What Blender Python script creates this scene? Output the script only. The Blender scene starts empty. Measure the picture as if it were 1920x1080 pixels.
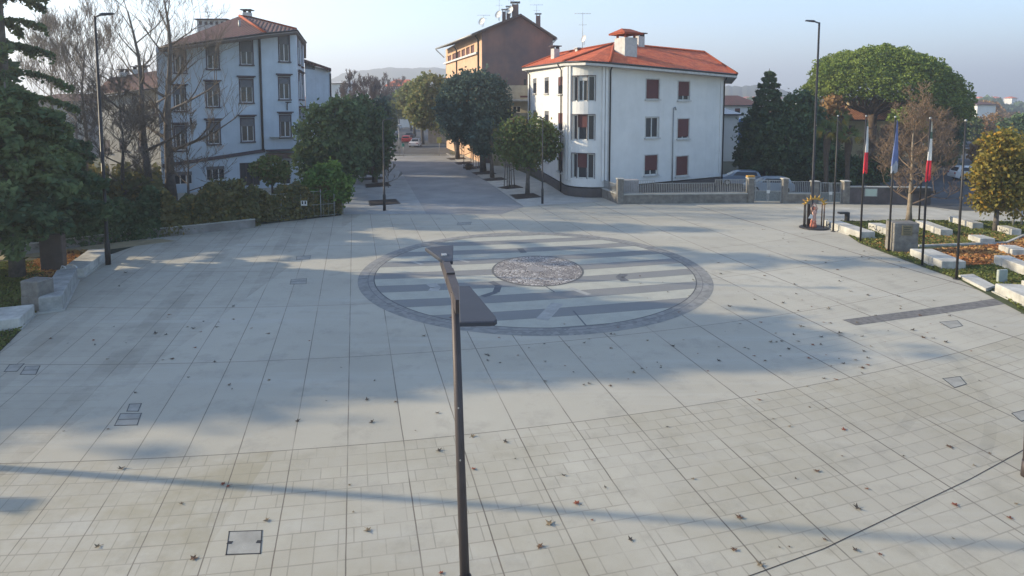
import bpy, math, random
import numpy as np
from mathutils import Vector, Matrix
PI = math.pi
R = math.radians
random.seed(7)
C = bpy.context.scene.collection
SC = bpy.context.scene

# ------------------------------------------------------------------ camera
FPX = 1180.0; TH = R(4.8); HZ = 195.0; CAMH = 8.0
PY0 = HZ + FPX * math.tan(TH)
cam = bpy.data.cameras.new('camera'); cam.sensor_width = 36; cam.lens = FPX * 36 / 1920
cam.shift_y = -(540 - PY0) / 1920; cam.clip_end = 9000; cam.clip_start = 0.1
co = bpy.data.objects.new('camera', cam); C.objects.link(co)
co.location = (0, 0, CAMH); co.rotation_euler = (PI / 2 - TH, 0, 0); SC.camera = co

def ray(px, py):
    cx = (px - 960) / FPX; cy = -(py - PY0) / FPX
    return Vector((cx, math.cos(TH) + cy * math.sin(TH), -math.sin(TH) + cy * math.cos(TH)))
def P(px, py, D):                       # the point seen at a pixel, D metres ahead
    d = ray(px, py); return Vector((0, 0, CAMH)) + d * (D / d.y)
def G(px, py, z=0.0):                   # the point of the ground seen at a pixel
    d = ray(px, py); return Vector((0, 0, CAMH)) + d * ((z - CAMH) / d.z)

# ------------------------------------------------------------------ light
SUN_EL = R(20); SUN_DIR = Vector((-.993, .12, 0)).normalized()
sd = Vector((SUN_DIR.x * math.cos(SUN_EL), SUN_DIR.y * math.cos(SUN_EL), math.sin(SUN_EL)))
w = bpy.data.worlds.new('World'); SC.world = w; w.use_nodes = True
nt = w.node_tree; nt.nodes.clear()
sky = nt.nodes.new('ShaderNodeTexSky'); sky.sky_type = 'NISHITA'; sky.sun_disc = False
sky.sun_elevation = SUN_EL; sky.sun_rotation = math.atan2(SUN_DIR.x, SUN_DIR.y)
sky.air_density = 1.0; sky.dust_density = .45; sky.ozone_density = 3.0
bg = nt.nodes.new('ShaderNodeBackground'); bg.inputs[1].default_value = 0.15
ow = nt.nodes.new('ShaderNodeOutputWorld')
nt.links.new(sky.outputs[0], bg.inputs[0]); nt.links.new(bg.outputs[0], ow.inputs[0])
sl = bpy.data.lights.new('sun', 'SUN'); sl.energy = 4.9; sl.angle = R(0.65); sl.color = (1, .85, .60)
so = bpy.data.objects.new('sun', sl); C.objects.link(so); so.rotation_euler = sd.to_track_quat('Z', 'Y').to_euler()
SC.view_settings.view_transform = 'Standard'; SC.view_settings.look = 'None'
SC.view_settings.exposure = 1.32; SC.view_settings.gamma = 1
SC.render.engine = 'CYCLES'
SC.cycles.max_bounces = 5; SC.cycles.diffuse_bounces = 3; SC.cycles.transparent_max_bounces = 6
SC.cycles.volume_bounces = 0; SC.cycles.use_denoising = True
SC.cycles.sample_clamp_indirect = 4

# ------------------------------------------------------------------ materials
class NT:
    def __init__(s, m):
        m.use_nodes = True; s.t = m.node_tree; s.t.nodes.clear()
        s.out = s.t.nodes.new('ShaderNodeOutputMaterial')
    def n(s, ty, **kw):
        x = s.t.nodes.new(ty)
        for k, v in kw.items():
            if k.startswith('i_'):
                k = k[2:]; k = int(k) if k.isdigit() else k.replace('_', ' ')
                s.put(x.inputs[k], v)
            else: setattr(x, k, v)
        return x
    def put(s, sock, v):
        if isinstance(v, bpy.types.NodeSocket): s.t.links.new(v, sock)
        elif isinstance(v, bpy.types.Node): s.t.links.new(v.outputs[0], sock)
        else:
            if isinstance(v, tuple) and len(v) == 3 and sock.type == 'RGBA': v = v + (1,)
            sock.default_value = v
    def m(s, op, a, b=0.0, c=None):
        x = s.t.nodes.new('ShaderNodeMath'); x.operation = op
        s.put(x.inputs[0], a); s.put(x.inputs[1], b)
        if c is not None: s.put(x.inputs[2], c)
        return x.outputs[0]
    def mix(s, f, a, b, mode='MIX'):
        x = s.t.nodes.new('ShaderNodeMix'); x.data_type = 'RGBA'; x.blend_type = mode
        s.put(x.inputs[0], f); s.put(x.inputs[6], a); s.put(x.inputs[7], b)
        return x.outputs[2]
    def ramp(s, f, p0, p1, c0=(0, 0, 0), c1=(1, 1, 1)):
        x = s.t.nodes.new('ShaderNodeValToRGB'); s.put(x.inputs[0], f)
        x.color_ramp.elements[0].position = p0; x.color_ramp.elements[1].position = p1
        x.color_ramp.elements[0].color = c0 + (1,); x.color_ramp.elements[1].color = c1 + (1,)
        return x.outputs[0]
    def noise(s, scale, detail=4, rough=.6, vec=None):
        x = s.n('ShaderNodeTexNoise', i_Scale=scale, i_Detail=detail, i_Roughness=rough)
        s.put(x.inputs['Vector'], vec if vec is not None else s.obj())
        return x.outputs[0]
    def obj(s):
        if not hasattr(s, '_o'): s._o = s.n('ShaderNodeTexCoord')
        return s._o.outputs['Object']
    def uv(s):
        s.obj(); return s._o.outputs['UV']
    def finish(s, col, rough=.8, bump=None, bstr=.3, bdist=.02, metal=0, spec=.35):
        p = s.n('ShaderNodeBsdfPrincipled', i_Roughness=rough, i_Metallic=metal)
        p.inputs['Specular IOR Level'].default_value = spec
        s.put(p.inputs['Base Color'], col)
        if bump is not None:
            b = s.n('ShaderNodeBump', i_Strength=bstr, i_Distance=bdist); s.put(b.inputs['Height'], bump)
            s.put(p.inputs['Normal'], b)
        s.t.links.new(p.outputs[0], s.out.inputs[0])
        return p
_M = {}
def mat(name, col, rough=.75, var=.15, scale=3.0, bump=.15, metal=0, spec=.35, streak=0.0, col2=None):
    if name in _M: return _M[name]
    m = bpy.data.materials.new(name); _M[name] = m; t = NT(m)
    a = t.noise(scale, 5, .65)
    c2 = col2 or tuple(c * (1 - 2.2 * var) for c in col)
    f = t.ramp(a, .35, .68)
    c = t.mix(f, c2, col)
    b = t.noise(scale * 9, 3, .7)
    c = t.mix(t.m('MULTIPLY', b, var), c, tuple(x * .45 for x in col))
    if streak:
        mp = t.n('ShaderNodeMapping'); t.put(mp.inputs[0], t.obj()); mp.inputs['Scale'].default_value = (2.2, 2.2, .12)
        st = t.noise(1.0, 5, .7, mp.outputs[0])
        c = t.mix(t.m('MULTIPLY', t.ramp(st, .5, .75), streak), c, tuple(x * .5 for x in col))
    t.finish(c, rough, b, bump, .02, metal, spec)
    return m
def leafmat(name, c1, c2, trans=.25, c3=None):
    if name in _M: return _M[name]
    m = bpy.data.materials.new(name); _M[name] = m; t = NT(m)
    g = t.n('ShaderNodeNewGeometry')
    f = t.noise(.45, 3, .6)
    c = t.mix(t.ramp(f, .38, .62), c1, c2)
    c = t.mix(t.m('MULTIPLY', g.outputs['Random Per Island'], .55), c, tuple(x * .45 for x in c1))
    if c3: c = t.mix(t.m('GREATER_THAN', g.outputs['Random Per Island'], .86), c, c3)
    d = t.n('ShaderNodeBsdfDiffuse'); t.put(d.inputs[0], c)
    tr = t.n('ShaderNodeBsdfTranslucent'); t.put(tr.inputs[0], c)
    x = t.n('ShaderNodeMixShader'); t.put(x.inputs[0], trans)
    t.t.links.new(d.outputs[0], x.inputs[1]); t.t.links.new(tr.outputs[0], x.inputs[2])
    t.t.links.new(x.outputs[0], t.out.inputs[0])
    return m
def glassmat():
    if 'window_glass' in _M: return _M['window_glass']
    m = bpy.data.materials.new('window_glass'); _M['window_glass'] = m; t = NT(m)
    t.finish(t.mix(t.noise(.7, 2), (.012, .015, .02), (.045, .05, .06)), .22, spec=.35)
    return m
def tilemat(name, c1, c2, c3):
    if name in _M: return _M[name]
    m = bpy.data.materials.new(name); _M[name] = m; t = NT(m)
    sep = t.n('ShaderNodeSeparateXYZ'); t.put(sep.inputs[0], t.uv())
    u, v = sep.outputs[0], sep.outputs[1]
    colu = t.m('ABSOLUTE', t.m('SINE', t.m('MULTIPLY', u, PI / .36)))        # barrel of each tile column
    row = t.m('FRACT', t.m('MULTIPLY', v, 1 / .42))
    cell = t.n('ShaderNodeCombineXYZ'); t.put(cell.inputs[0], t.m('FLOOR', t.m('MULTIPLY', u, 1 / .36))); t.put(cell.inputs[1], t.m('FLOOR', t.m('MULTIPLY', v, 1 / .42)))
    wn = t.n('ShaderNodeTexWhiteNoise'); t.put(wn.inputs[0], cell)
    c = t.mix(wn.outputs[0], c1, c2)
    c = t.mix(t.ramp(t.noise(.5, 5, .7), .5, .75), c, c3)
    h = t.m('ADD', t.m('MULTIPLY', colu, 1.0), t.m('MULTIPLY', row, -.4))
    c = t.mix(t.m('MULTIPLY', t.m('LESS_THAN', colu, .42), .7), c, tuple(x * .3 for x in c1))
    t.finish(c, .85, h, .9, .08)
    return m

# ------------------------------------------------------------------ mesh building
def mesh_np(name, V, F, m, parent=None, smooth=False):
    me = bpy.data.meshes.new(name); V = np.asarray(V, np.float32); F = np.asarray(F, np.int32)
    k = F.shape[1]
    me.vertices.add(len(V)); me.vertices.foreach_set('co', V.ravel())
    me.loops.add(F.size); me.loops.foreach_set('vertex_index', F.ravel())
    me.polygons.add(len(F)); me.polygons.foreach_set('loop_start', np.arange(0, F.size, k, dtype=np.int32))
    me.polygons.foreach_set('loop_total', np.full(len(F), k, np.int32))
    if smooth: me.polygons.foreach_set('use_smooth', np.ones(len(F), bool))
    me.update(calc_edges=True); me.materials.append(m)
    o = bpy.data.objects.new(name, me); C.objects.link(o)
    if parent: o.parent = parent
    return o
def worldloc(o):
    v = Vector((0, 0, 0))
    while o: v += o.location; o = o.parent
    return v
class MB:
    def __init__(s): s.v = []; s.f = []; s.uv = []; s.sm = []
    def add(s, vs, fs, smooth=False):
        b = len(s.v); s.v += [tuple(x) for x in vs]; s.f += [tuple(i + b for i in f) for f in fs]; s.sm += [smooth] * len(fs); return s
    def quad(s, *p): return s.add(p, [tuple(range(len(p)))])
    def obox(s, o, t, n, s0, s1, o0, o1, z0, z1):          # box in a wall's frame: along, out of, up
        o = Vector(o); t = Vector(t); n = Vector(n); vs = []
        for z in (z0, z1):
            for a, b in ((s0, o0), (s1, o0), (s1, o1), (s0, o1)):
                p = o + t * a + n * b; vs.append((p.x, p.y, z))
        return s.add(vs, [(0, 3, 2, 1), (4, 5, 6, 7), (0, 1, 5, 4), (1, 2, 6, 5), (2, 3, 7, 6), (3, 0, 4, 7)])
    def box(s, c, sz, rz=0):
        t = Vector((math.cos(rz), math.sin(rz), 0)); n = Vector((-math.sin(rz), math.cos(rz), 0))
        return s.obox((c[0], c[1], 0), t, n, -sz[0] / 2, sz[0] / 2, -sz[1] / 2, sz[1] / 2, c[2] - sz[2] / 2, c[2] + sz[2] / 2)
    def bbox(s, c, sz, rz=0, b=.02):                       # box with chamfered top and vertical edges
        t = Vector((math.cos(rz), math.sin(rz), 0)); n = Vector((-math.sin(rz), math.cos(rz), 0)); o = Vector((c[0], c[1], 0))
        def ring(hx, hy, z):
            r = []
            for a, d in ((-hx + b, -hy), (hx - b, -hy), (hx, -hy + b), (hx, hy - b), (hx - b, hy), (-hx + b, hy), (-hx, hy - b), (-hx, -hy + b)):
                p = o + t * a + n * d; r.append((p.x, p.y, z))
            return r
        hx, hy = sz[0] / 2, sz[1] / 2; z0 = c[2] - sz[2] / 2; z1 = c[2] + sz[2] / 2
        rs = ring(hx, hy, z0) + ring(hx, hy, z1 - b) + ring(hx - b, hy - b, z1)
        fs = [tuple(range(7, -1, -1)), tuple(range(16, 24))]
        for k in (0, 8):
            for i in range(8): j = (i + 1) % 8; fs.append((k + i, k + j, k + 8 + j, k + 8 + i))
        return s.add(rs, fs)
    def tube(s, p0, p1, r0, r1=None, n=8, cap=True):
        r1 = r0 if r1 is None else r1; p0 = Vector(p0); p1 = Vector(p1); d = (p1 - p0).normalized()
        a = d.orthogonal().normalized(); b = d.cross(a); vs = []
        for p, r in ((p0, r0), (p1, r1)):
            for i in range(n):
                q = 2 * PI * i / n; vs.append(p + (a * math.cos(q) + b * math.sin(q)) * r)
        s.add(vs, [(i, (i + 1) % n, n + (i + 1) % n, n + i) for i in range(n)], True)
        if cap:
            k = len(s.v) - 2 * n; s.f += [tuple(range(k + n - 1, k - 1, -1)), tuple(range(k + n, k + 2 * n))]; s.sm += [False] * 2
        return s
    def path(s, pts, rs, n=8):
        if not isinstance(rs, (list, tuple)): rs = [rs] * len(pts)
        pts = [Vector(p) for p in pts]; base = len(s.v); a = None
        for i, p in enumerate(pts):
            d = (pts[min(i + 1, len(pts) - 1)] - pts[max(i - 1, 0)]).normalized()
            a = d.orthogonal().normalized() if a is None else (a - d * a.dot(d)).normalized()
            b = d.cross(a)
            for k in range(n):
                q = 2 * PI * k / n; s.v.append(tuple(p + (a * math.cos(q) + b * math.sin(q)) * rs[i]))
        for i in range(len(pts) - 1):
            for k in range(n):
                k2 = (k + 1) % n; s.f.append((base + i * n + k, base + i * n + k2, base + (i + 1) * n + k2, base + (i + 1) * n + k)); s.sm.append(True)
        e = base + (len(pts) - 1) * n
        s.f += [tuple(range(base + n - 1, base - 1, -1)), tuple(range(e, e + n))]; s.sm += [False] * 2
        return s
    def lathe(s, c, prof, n=16, sx=1, sy=1):
        vs = []; c = Vector(c)
        for r, z in prof:
            for i in range(n):
                q = 2 * PI * i / n; vs.append((c.x + r * sx * math.cos(q), c.y + r * sy * math.sin(q), c.z + z))
        m = len(prof); fs = []
        for k in range(m - 1):
            for i in range(n): j = (i + 1) % n; fs.append((k * n + i, k * n + j, (k + 1) * n + j, (k + 1) * n + i))
        s.add(vs, fs, True); b = len(s.v) - m * n
        s.f += [tuple(range(b + n - 1, b - 1, -1)), tuple(range(b + (m - 1) * n, b + m * n))]; s.sm += [False] * 2
        return s
    def prism(s, poly, z0, z1):
        n = len(poly)
        return s.add([(p[0], p[1], z0) for p in poly] + [(p[0], p[1], z1) for p in poly],
                     [tuple(range(n - 1, -1, -1)), tuple(range(n, 2 * n))] + [(i, (i + 1) % n, n + (i + 1) % n, n + i) for i in range(n)])
    def extr(s, poly, o, t, n_, d0, d1):                   # outline (along, up) extruded along n_
        o = Vector(o); t = Vector(t); n_ = Vector(n_); k = len(poly); vs = []
        for d in (d0, d1):
            for a, z in poly:
                p = o + t * a + n_ * d; vs.append((p.x, p.y, p.z + z))
        return s.add(vs, [tuple(range(k - 1, -1, -1)), tuple(range(k, 2 * k))] + [(i, (i + 1) % k, k + (i + 1) % k, k + i) for i in range(k)])
    def build(s, name, m, parent=None, uvs=False):
        off = worldloc(parent) if parent else Vector((0, 0, 0))
        me = bpy.data.meshes.new(name); me.from_pydata([(v[0] - off.x, v[1] - off.y, v[2] - off.z) for v in s.v], [], s.f)
        me.polygons.foreach_set('use_smooth', s.sm)
        if uvs:
            ul = me.uv_layers.new(name='UVMap')
            for p in me.polygons:
                nn = p.normal; h = Vector((0, 0, 1)).cross(nn)
                h = h.normalized() if h.length > 1e-4 else Vector((1, 0, 0)); vv = nn.cross(h)
                for li in p.loop_indices:
                    cv = me.vertices[me.loops[li].vertex_index].co; ul.data[li].uv = (cv.dot(h), cv.dot(vv))
        me.materials.append(m); me.update()
        o = bpy.data.objects.new(name, me); C.objects.link(o)
        if parent: o.parent = parent
        return o
def thing(name, label, cat, loc=(0, 0, 0), group=None, rz=0):
    o = bpy.data.objects.new(name, None); C.objects.link(o); o.location = loc; o.rotation_euler = (0, 0, rz)
    o.empty_display_size = .3
    return tag(o, label, cat, group)
def tag(o, label, cat, group=None, kind=None):
    o['label'] = label; o['category'] = cat
    if group: o['group'] = group
    if kind: o['kind'] = kind
    return o
def struct(o): o['kind'] = 'structure'; return o
def copy_tree(o, loc=None, label=None, rz=None, parent=None, sc=None):
    c = o.copy(); C.objects.link(c); c.parent = parent
    for ch in list(o.children): copy_tree(ch, parent=c)
    if loc is not None: c.location = loc
    if label: c['label'] = label
    if rz is not None: c.rotation_euler = (0, 0, rz)
    if sc is not None: c.scale = (sc, sc, sc)
    return c

# ------------------------------------------------------------------ vegetation
def quads(pos, size, rng, flat=0.0, elong=1.5):
    n = len(pos); a = rng.normal(size=(n, 3)); a[:, 2] *= (1 - flat); a /= np.linalg.norm(a, axis=1)[:, None]
    b = rng.normal(size=(n, 3)); b -= a * (a * b).sum(1)[:, None]; b /= np.linalg.norm(b, axis=1)[:, None]
    s = size * rng.uniform(.55, 1.35, n)[:, None]
    A = a * s * elong / 2; B = b * s / 2
    V = np.stack([pos - A, pos - B * .9, pos + A, pos + B * 1.1], 1).reshape(-1, 3)
    return V, np.arange(4 * n).reshape(-1, 4)
def crown(lobes, n, size, seed, clump=16, spread=.16, inner=.5):
    rng = np.random.default_rng(seed); L = np.array(lobes, float)
    wt = (L[:, 3] * L[:, 4] * L[:, 5]) ** .7; wt /= wt.sum()
    K = max(4, n // clump); idx = rng.choice(len(L), K, p=wt)
    d = rng.normal(size=(K, 3)); d /= np.linalg.norm(d, axis=1)[:, None]
    rad = inner + (1 - inner) * rng.uniform(0, 1, K) ** .6
    rad *= 1 + .10 * np.sin(d[:, 0] * 5 + seed) * np.cos(d[:, 2] * 6 + seed)
    cc = L[idx, :3] + d * rad[:, None] * L[idx, 3:]
    k2 = rng.integers(0, K, n); mr = L[idx[k2], 3:].mean(1)
    pos = cc[k2] + rng.normal(size=(n, 3)) * (spread * mr)[:, None] * np.array([1, 1, .7])
    return quads(pos, size, rng)
def segmesh(S, n=4):
    S = np.array([(*a, *b, r0, r1) for a, b, r0, r1 in S]); p0, p1 = S[:, :3], S[:, 3:6]; r0, r1 = S[:, 6:7], S[:, 7:8]
    d = p1 - p0; d /= np.linalg.norm(d, axis=1)[:, None] + 1e-9
    h = np.where(np.abs(d[:, 2:3]) < .9, np.array([[0, 0, 1.]]), np.array([[1., 0, 0]]))
    a = np.cross(d, h); a /= np.linalg.norm(a, axis=1)[:, None]; b = np.cross(d, a); V = []
    for p, r in ((p0, r0), (p1, r1)):
        for k in range(n):
            q = 2 * PI * k / n; V.append(p + (a * math.cos(q) + b * math.sin(q)) * r)
    V = np.stack(V, 1).reshape(-1, 3); m = len(S); F = []
    base = (np.arange(m) * 2 * n)[:, None]
    for k in range(n):
        k2 = (k + 1) % n; F.append(np.concatenate([base + k, base + k2, base + n + k2, base + n + k], 1))
    return V, np.concatenate(F)
def grow(p, d, L, r, lev, rnd, S, spread=.5, up=.12, kids=(3, 5), segs=4, minr=.012, ratio=.62):
    pts = [Vector(p)]; d = Vector(d).normalized(); l = L / segs
    for i in range(segs):
        d = (d + Vector((rnd.gauss(0, .1), rnd.gauss(0, .1), rnd.gauss(0, .06) + up * .4))).normalized()
        q = pts[-1] + d * l
        ra = max(minr, r * (1 - .8 * i / segs)); rb = max(minr, r * (1 - .8 * (i + 1) / segs))
        S[min(lev, 5)].append((tuple(pts[-1]), tuple(q), ra, rb)); pts.append(q)
    if lev <= 0: return
    for _ in range(rnd.randint(*kids)):
        t = rnd.uniform(.3, 1.0) * segs; i = min(int(t), segs - 1); q = pts[i].lerp(pts[i + 1], t - i)
        ax = Vector((rnd.gauss(0, 1), rnd.gauss(0, 1), rnd.gauss(0, .35))).normalized()
        dd = (d * (1 - spread) + ax * spread + Vector((0, 0, up))).normalized()
        grow(q, dd, L * rnd.uniform(ratio - .1, ratio + .1), r * (1 - .6 * t / segs) * .6, lev - 1, rnd, S, spread, up, kids, max(2, segs - 1), minr, ratio)
def bare_tree(name, label, base, height, tr, seed, m, spread=.5, lev=4, limb=8, start=.3, group='bare leafless trees', cat='tree', minr=.014, width=.42, up=.2, twigmat=None, kids=(3, 5), tilt=(0, 0)):
    rnd = random.Random(seed); t = thing(name, label, cat, base, group)
    S = {k: [] for k in range(6)}; pts = []; N = 9
    for i in range(N + 1):
        z = height * .8 * i / N; pts.append(Vector((math.sin(i * .9 + seed) * .012 * height * (i / N) + tilt[0] * z, math.cos(i * .7 + seed) * .012 * height * (i / N) + tilt[1] * z, z)))
    rad = [tr * (1.35 if i == 0 else (1 - .85 * i / N)) for i in range(N + 1)]
    mb = MB(); mb.path(pts, rad, 9)
    o = mb.build('trunk', m); o.parent = t
    for k in range(limb):
        f = start + (1 - start) * k / (limb - 1) * .97; z = f * N; i = min(int(z), N - 1); q = pts[i].lerp(pts[i + 1], z - i)
        az = k * 2.4 + rnd.uniform(-.4, .4); el = .25 + .9 * f * f
        d = Vector((math.cos(az), math.sin(az), math.tan(el) * .8))
        L = height * width * (1.15 - .55 * f) * rnd.uniform(.8, 1.15)
        grow(q, d, L, max(.05, tr * (1 - .8 * f) * .6), lev - 1, rnd, S, spread, up, kids, 4, minr)
    allS = [s for k in S for s in S[k]]
    V, F = segmesh(allS, 3); mesh_np('crown', V, F, twigmat or m, t)
    return t
def leafy_tree(name, label, base, lobes, leafm, barkm, n=3500, size=.28, seed=1, tr=.18, group=None, cat='tree', spread=.16, inner=.5, clump=16, stems=1):
    """lobes are world ellipsoids (x,y,z,rx,ry,rz); base the foot of the trunk"""
    t = thing(name, label, cat, base, group); rnd = random.Random(seed); b = Vector(base)
    lob = [(l[0] - b.x, l[1] - b.y, l[2] - b.z, l[3], l[4], l[5]) for l in lobes]
    zc = min(l[2] for l in lob); cx = sum(l[0] for l in lob) / len(lob); cy = sum(l[1] for l in lob) / len(lob)
    mb = MB(); zt = max(.4, zc)
    mb.path([(0, 0, -.05), (cx * .1, cy * .1, zt * .35), (cx * .5, cy * .5, zt * .8), (cx, cy, zt * 1.15)], [tr * 1.3, tr, tr * .8, tr * .35], 8)
    for l in lob * 2:
        q = Vector((l[0] + rnd.uniform(-.6, .6) * l[3], l[1] + rnd.uniform(-.6, .6) * l[4], l[2] + rnd.uniform(.0, .6) * l[5]))
        s0 = Vector((cx * .45, cy * .45, zt * rnd.uniform(.6, .85)))
        mb.path([s0, s0.lerp(q, .5) + Vector((0, 0, .2)), q], [tr * .5, tr * .3, tr * .1], 6)
    o = mb.build('trunk', barkm); o.parent = t
    V, F = crown(lob, n, size, seed, clump, spread, inner); mesh_np('crown', V, F, leafm, t)
    return t
def tree_px(name, label, bx, by, lobes, leafm, barkm, D=None, depth=.9, **kw):
    """lobes in picture units (cx,cy,rx,ry) taken at the tree's own distance"""
    b = G(bx, by) if D is None else P(bx, by, D); 
    if D is not None: b.z = 0
    D = b.y; L = []
    for k, l in enumerate(lobes):
        p = P(l[0], l[1], D); L.append((p.x, p.y + (l[4] if len(l) > 4 else 0), p.z, l[2] / FPX * D, l[2] / FPX * D * depth, l[3] / FPX * D))
    return leafy_tree(name, label, b, L, leafm, barkm, **kw)
def conifer(name, label, base, height, rad, seed, leafm, barkm, tiers=16, per=7, low=.12, droop=.25, size=.35, tr=.3, dens=1.0, group=None, power=.8, thick=.28):
    t = thing(name, label, 'conifer', base, group); rng = np.random.default_rng(seed)
    mb = MB(); mb.path([(0, 0, -.05), (.05, 0, height * .5), (0, 0, height)], [tr * 1.3, tr * .7, .03], 8); pos = []
    for k in range(tiers):
        f = low + (1 - low) * (k + .3) / tiers; z = f * height; L0 = rad * (1 - f) ** power + .25
        for j in range(per):
            az = 2 * PI * j / per + k * 1.1 + rng.uniform(-.3, .3); L = L0 * rng.uniform(.7, 1.15)
            dx, dy = math.cos(az), math.sin(az); rise = rng.uniform(-.05, .15)
            pts = [Vector((dx * L * s, dy * L * s, z + L * (rise * s * 2 - droop * s * s))) for s in (0, .5, 1)]
            mb.path(pts, [tr * .22 * (1 - f) + .02, .03, .012], 5)
            m = int(dens * (10 + 46 * L)); s = rng.uniform(.12, 1, m) ** .8
            side = rng.normal(0, .13, m) * L * (1.1 - s * .7)
            px = dx * L * s - dy * side; py = dy * L * s + dx * side
            pz = z + L * (rise * s * 2 - droop * s * s) - np.abs(rng.normal(0, thick, m)) * (.4 + .6 * s)
            pos.append(np.stack([px, py, pz], 1))
    o = mb.build('trunk', barkm); o.parent = t
    V, F = quads(np.concatenate(pos), size, rng, .2, 1.9); mesh_np('crown', V, F, leafm, t)
    return t
# ================================================================== the setting
def plazamat():
    m = bpy.data.materials.new('plaza_stone'); t = NT(m); M = t.m
    sp = t.n('ShaderNodeSeparateXYZ'); t.put(sp.inputs[0], t.obj()); x, y = sp.outputs[0], sp.outputs[1]
    U = M('ADD', M('ADD', M('MULTIPLY', x, .97), M('MULTIPLY', y, .243)), .30)
    W = M('DIVIDE', M('SUBTRACT', U, M('MULTIPLY', M('MULTIPLY', U, U), .0143)), 1.263)
    V = M('SUBTRACT', M('SUBTRACT', M('SUBTRACT', y, M('MULTIPLY', x, .22)), M('MULTIPLY', M('MULTIPLY', x, x), .008)), 14.9)
    near = M('LESS_THAN', V, 0.0)
    def line(c, w):                      # 1 near whole numbers of c
        f = M('ABSOLUTE', M('SUBTRACT', M('FRACT', M('ADD', c, .5)), .5)); return M('LESS_THAN', f, w)
    brk = t.ramp(t.noise(.33, 3, .6), .36, .52)                       # joints silt up here and there
    wobW = M('ADD', W, M('MULTIPLY', M('SUBTRACT', t.noise(1.5, 2), .5), .012))
    rowi = M('FLOOR', M('DIVIDE', V, 5.4))
    l1 = M('MULTIPLY', line(wobW, .0095), M('ADD', .25, M('MULTIPLY', brk, .5)))
    l2 = M('MULTIPLY', M('MULTIPLY', line(M('DIVIDE', V, 5.4), .0026), M('GREATER_THAN', V, -1.0)), .7)
    row = M('DIVIDE', V, .43); ri = M('FLOOR', row)
    off = t.n('ShaderNodeTexWhiteNoise', noise_dimensions='1D'); t.put(off.inputs['W'], M('ADD', ri, M('MULTIPLY', M('FLOOR', W), 17.3)))
    cells = M('ADD', M('MULTIPLY', W, 3.0), M('MULTIPLY', M('FLOOR', M('MULTIPLY', off.outputs[0], 3.0)), .333))
    fine = t.ramp(t.noise(.6, 4, .7), .34, .56)
    l3 = M('MULTIPLY', M('MULTIPLY', M('MAXIMUM', line(row, .034), line(cells, .026)), near), M('ADD', .04, M('MULTIPLY', fine, .30)))
    # the faint courses on the left and right of the open panels
    side = M('MAXIMUM', M('LESS_THAN', x, -11.0), M('GREATER_THAN', M('ADD', x, M('MULTIPLY', V, -.55)), 8.0))
    l4 = M('MULTIPLY', M('MULTIPLY', line(row, .030), side), M('MULTIPLY', fine, .22))
    j = M('MINIMUM', M('ADD', M('MAXIMUM', M('MAXIMUM', l1, l2), M('MAXIMUM', l3, l4)), 0.0), 1.0)
    slab = t.n('ShaderNodeTexWhiteNoise', noise_dimensions='2D'); cb = t.n('ShaderNodeCombineXYZ')
    t.put(cb.inputs[0], M('FLOOR', M('ADD', M('MULTIPLY', M('FLOOR', cells), near), M('MULTIPLY', M('FLOOR', W), 7.0))))
    t.put(cb.inputs[1], M('ADD', M('MULTIPLY', ri, near), M('MULTIPLY', rowi, 5.0))); t.put(slab.inputs[0], cb)
    big = t.noise(.11, 6, .62); mid = t.noise(.9, 6, .72); grit = t.noise(24, 4, .8)
    col = t.mix(t.ramp(big, .3, .72), (.335, .310, .252), (.452, .424, .352))
    col = t.mix(M('MULTIPLY', slab.outputs[0], .17), col, (.255, .24, .20))
    col = t.mix(M('MULTIPLY', t.ramp(mid, .52, .75), .5), col, (.20, .19, .16))
    mp = t.n('ShaderNodeMapping'); t.put(mp.inputs[0], t.obj()); mp.inputs['Rotation'].default_value = (0, 0, -.24); mp.inputs['Scale'].default_value = (.05, .5, 1)
    st = t.noise(1.0, 5, .7, mp.outputs[0])
    col = t.mix(M('MULTIPLY', t.ramp(st, .52, .72), .5), col, (.44, .43, .39))
    col = t.mix(M('MULTIPLY', grit, .22), col, (.18, .17, .145))
    # greenish grime in the tiled corner and rusty joints
    gr = M('MULTIPLY', M('MULTIPLY', near, t.ramp(t.noise(.28, 5, .7), .44, .62)), M('ADD', .28, M('MULTIPLY', M('LESS_THAN', x, -5.5), .3)))
    col = t.mix(gr, col, (.23, .20, .125))
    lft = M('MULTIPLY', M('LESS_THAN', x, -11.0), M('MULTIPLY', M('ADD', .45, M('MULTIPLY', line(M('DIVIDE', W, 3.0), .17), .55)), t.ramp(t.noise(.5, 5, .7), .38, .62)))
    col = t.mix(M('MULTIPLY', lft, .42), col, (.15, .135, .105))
    # curved tyre scuffs on the right
    dx = M('SUBTRACT', x, 3.5); dy = M('SUBTRACT', y, 21.5); rr = M('SQRT', M('ADD', M('MULTIPLY', dx, dx), M('MULTIPLY', dy, dy)))
    ty = M('MULTIPLY', M('MAXIMUM', M('LESS_THAN', M('ABSOLUTE', M('SUBTRACT', rr, 9.0)), .13), M('LESS_THAN', M('ABSOLUTE', M('SUBTRACT', rr, 10.6)), .13)), M('MULTIPLY', M('GREATER_THAN', dx, 2.0), t.ramp(t.noise(.5, 4, .7), .4, .7)))
    col = t.mix(M('MULTIPLY', ty, .2), col, (.08, .08, .07))
    col = t.mix(j, col, t.mix(t.noise(3), (.04, .036, .032), (.11, .075, .055)))
    t.finish(col, .82, M('SUBTRACT', M('MULTIPLY', grit, .3), M('MULTIPLY', j, 1.0)), .35, .012, 0, .3)
    return m
def sheet(name, pts, z, m, kind='structure'):
    b = MB(); b.add([(p[0], p[1], z) for p in pts], [tuple(range(len(pts)))])
    o = b.build(name, m)
    if o.data.polygons[0].normal.z < 0: o.data.flip_normals()
    o['kind'] = kind; return o
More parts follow.
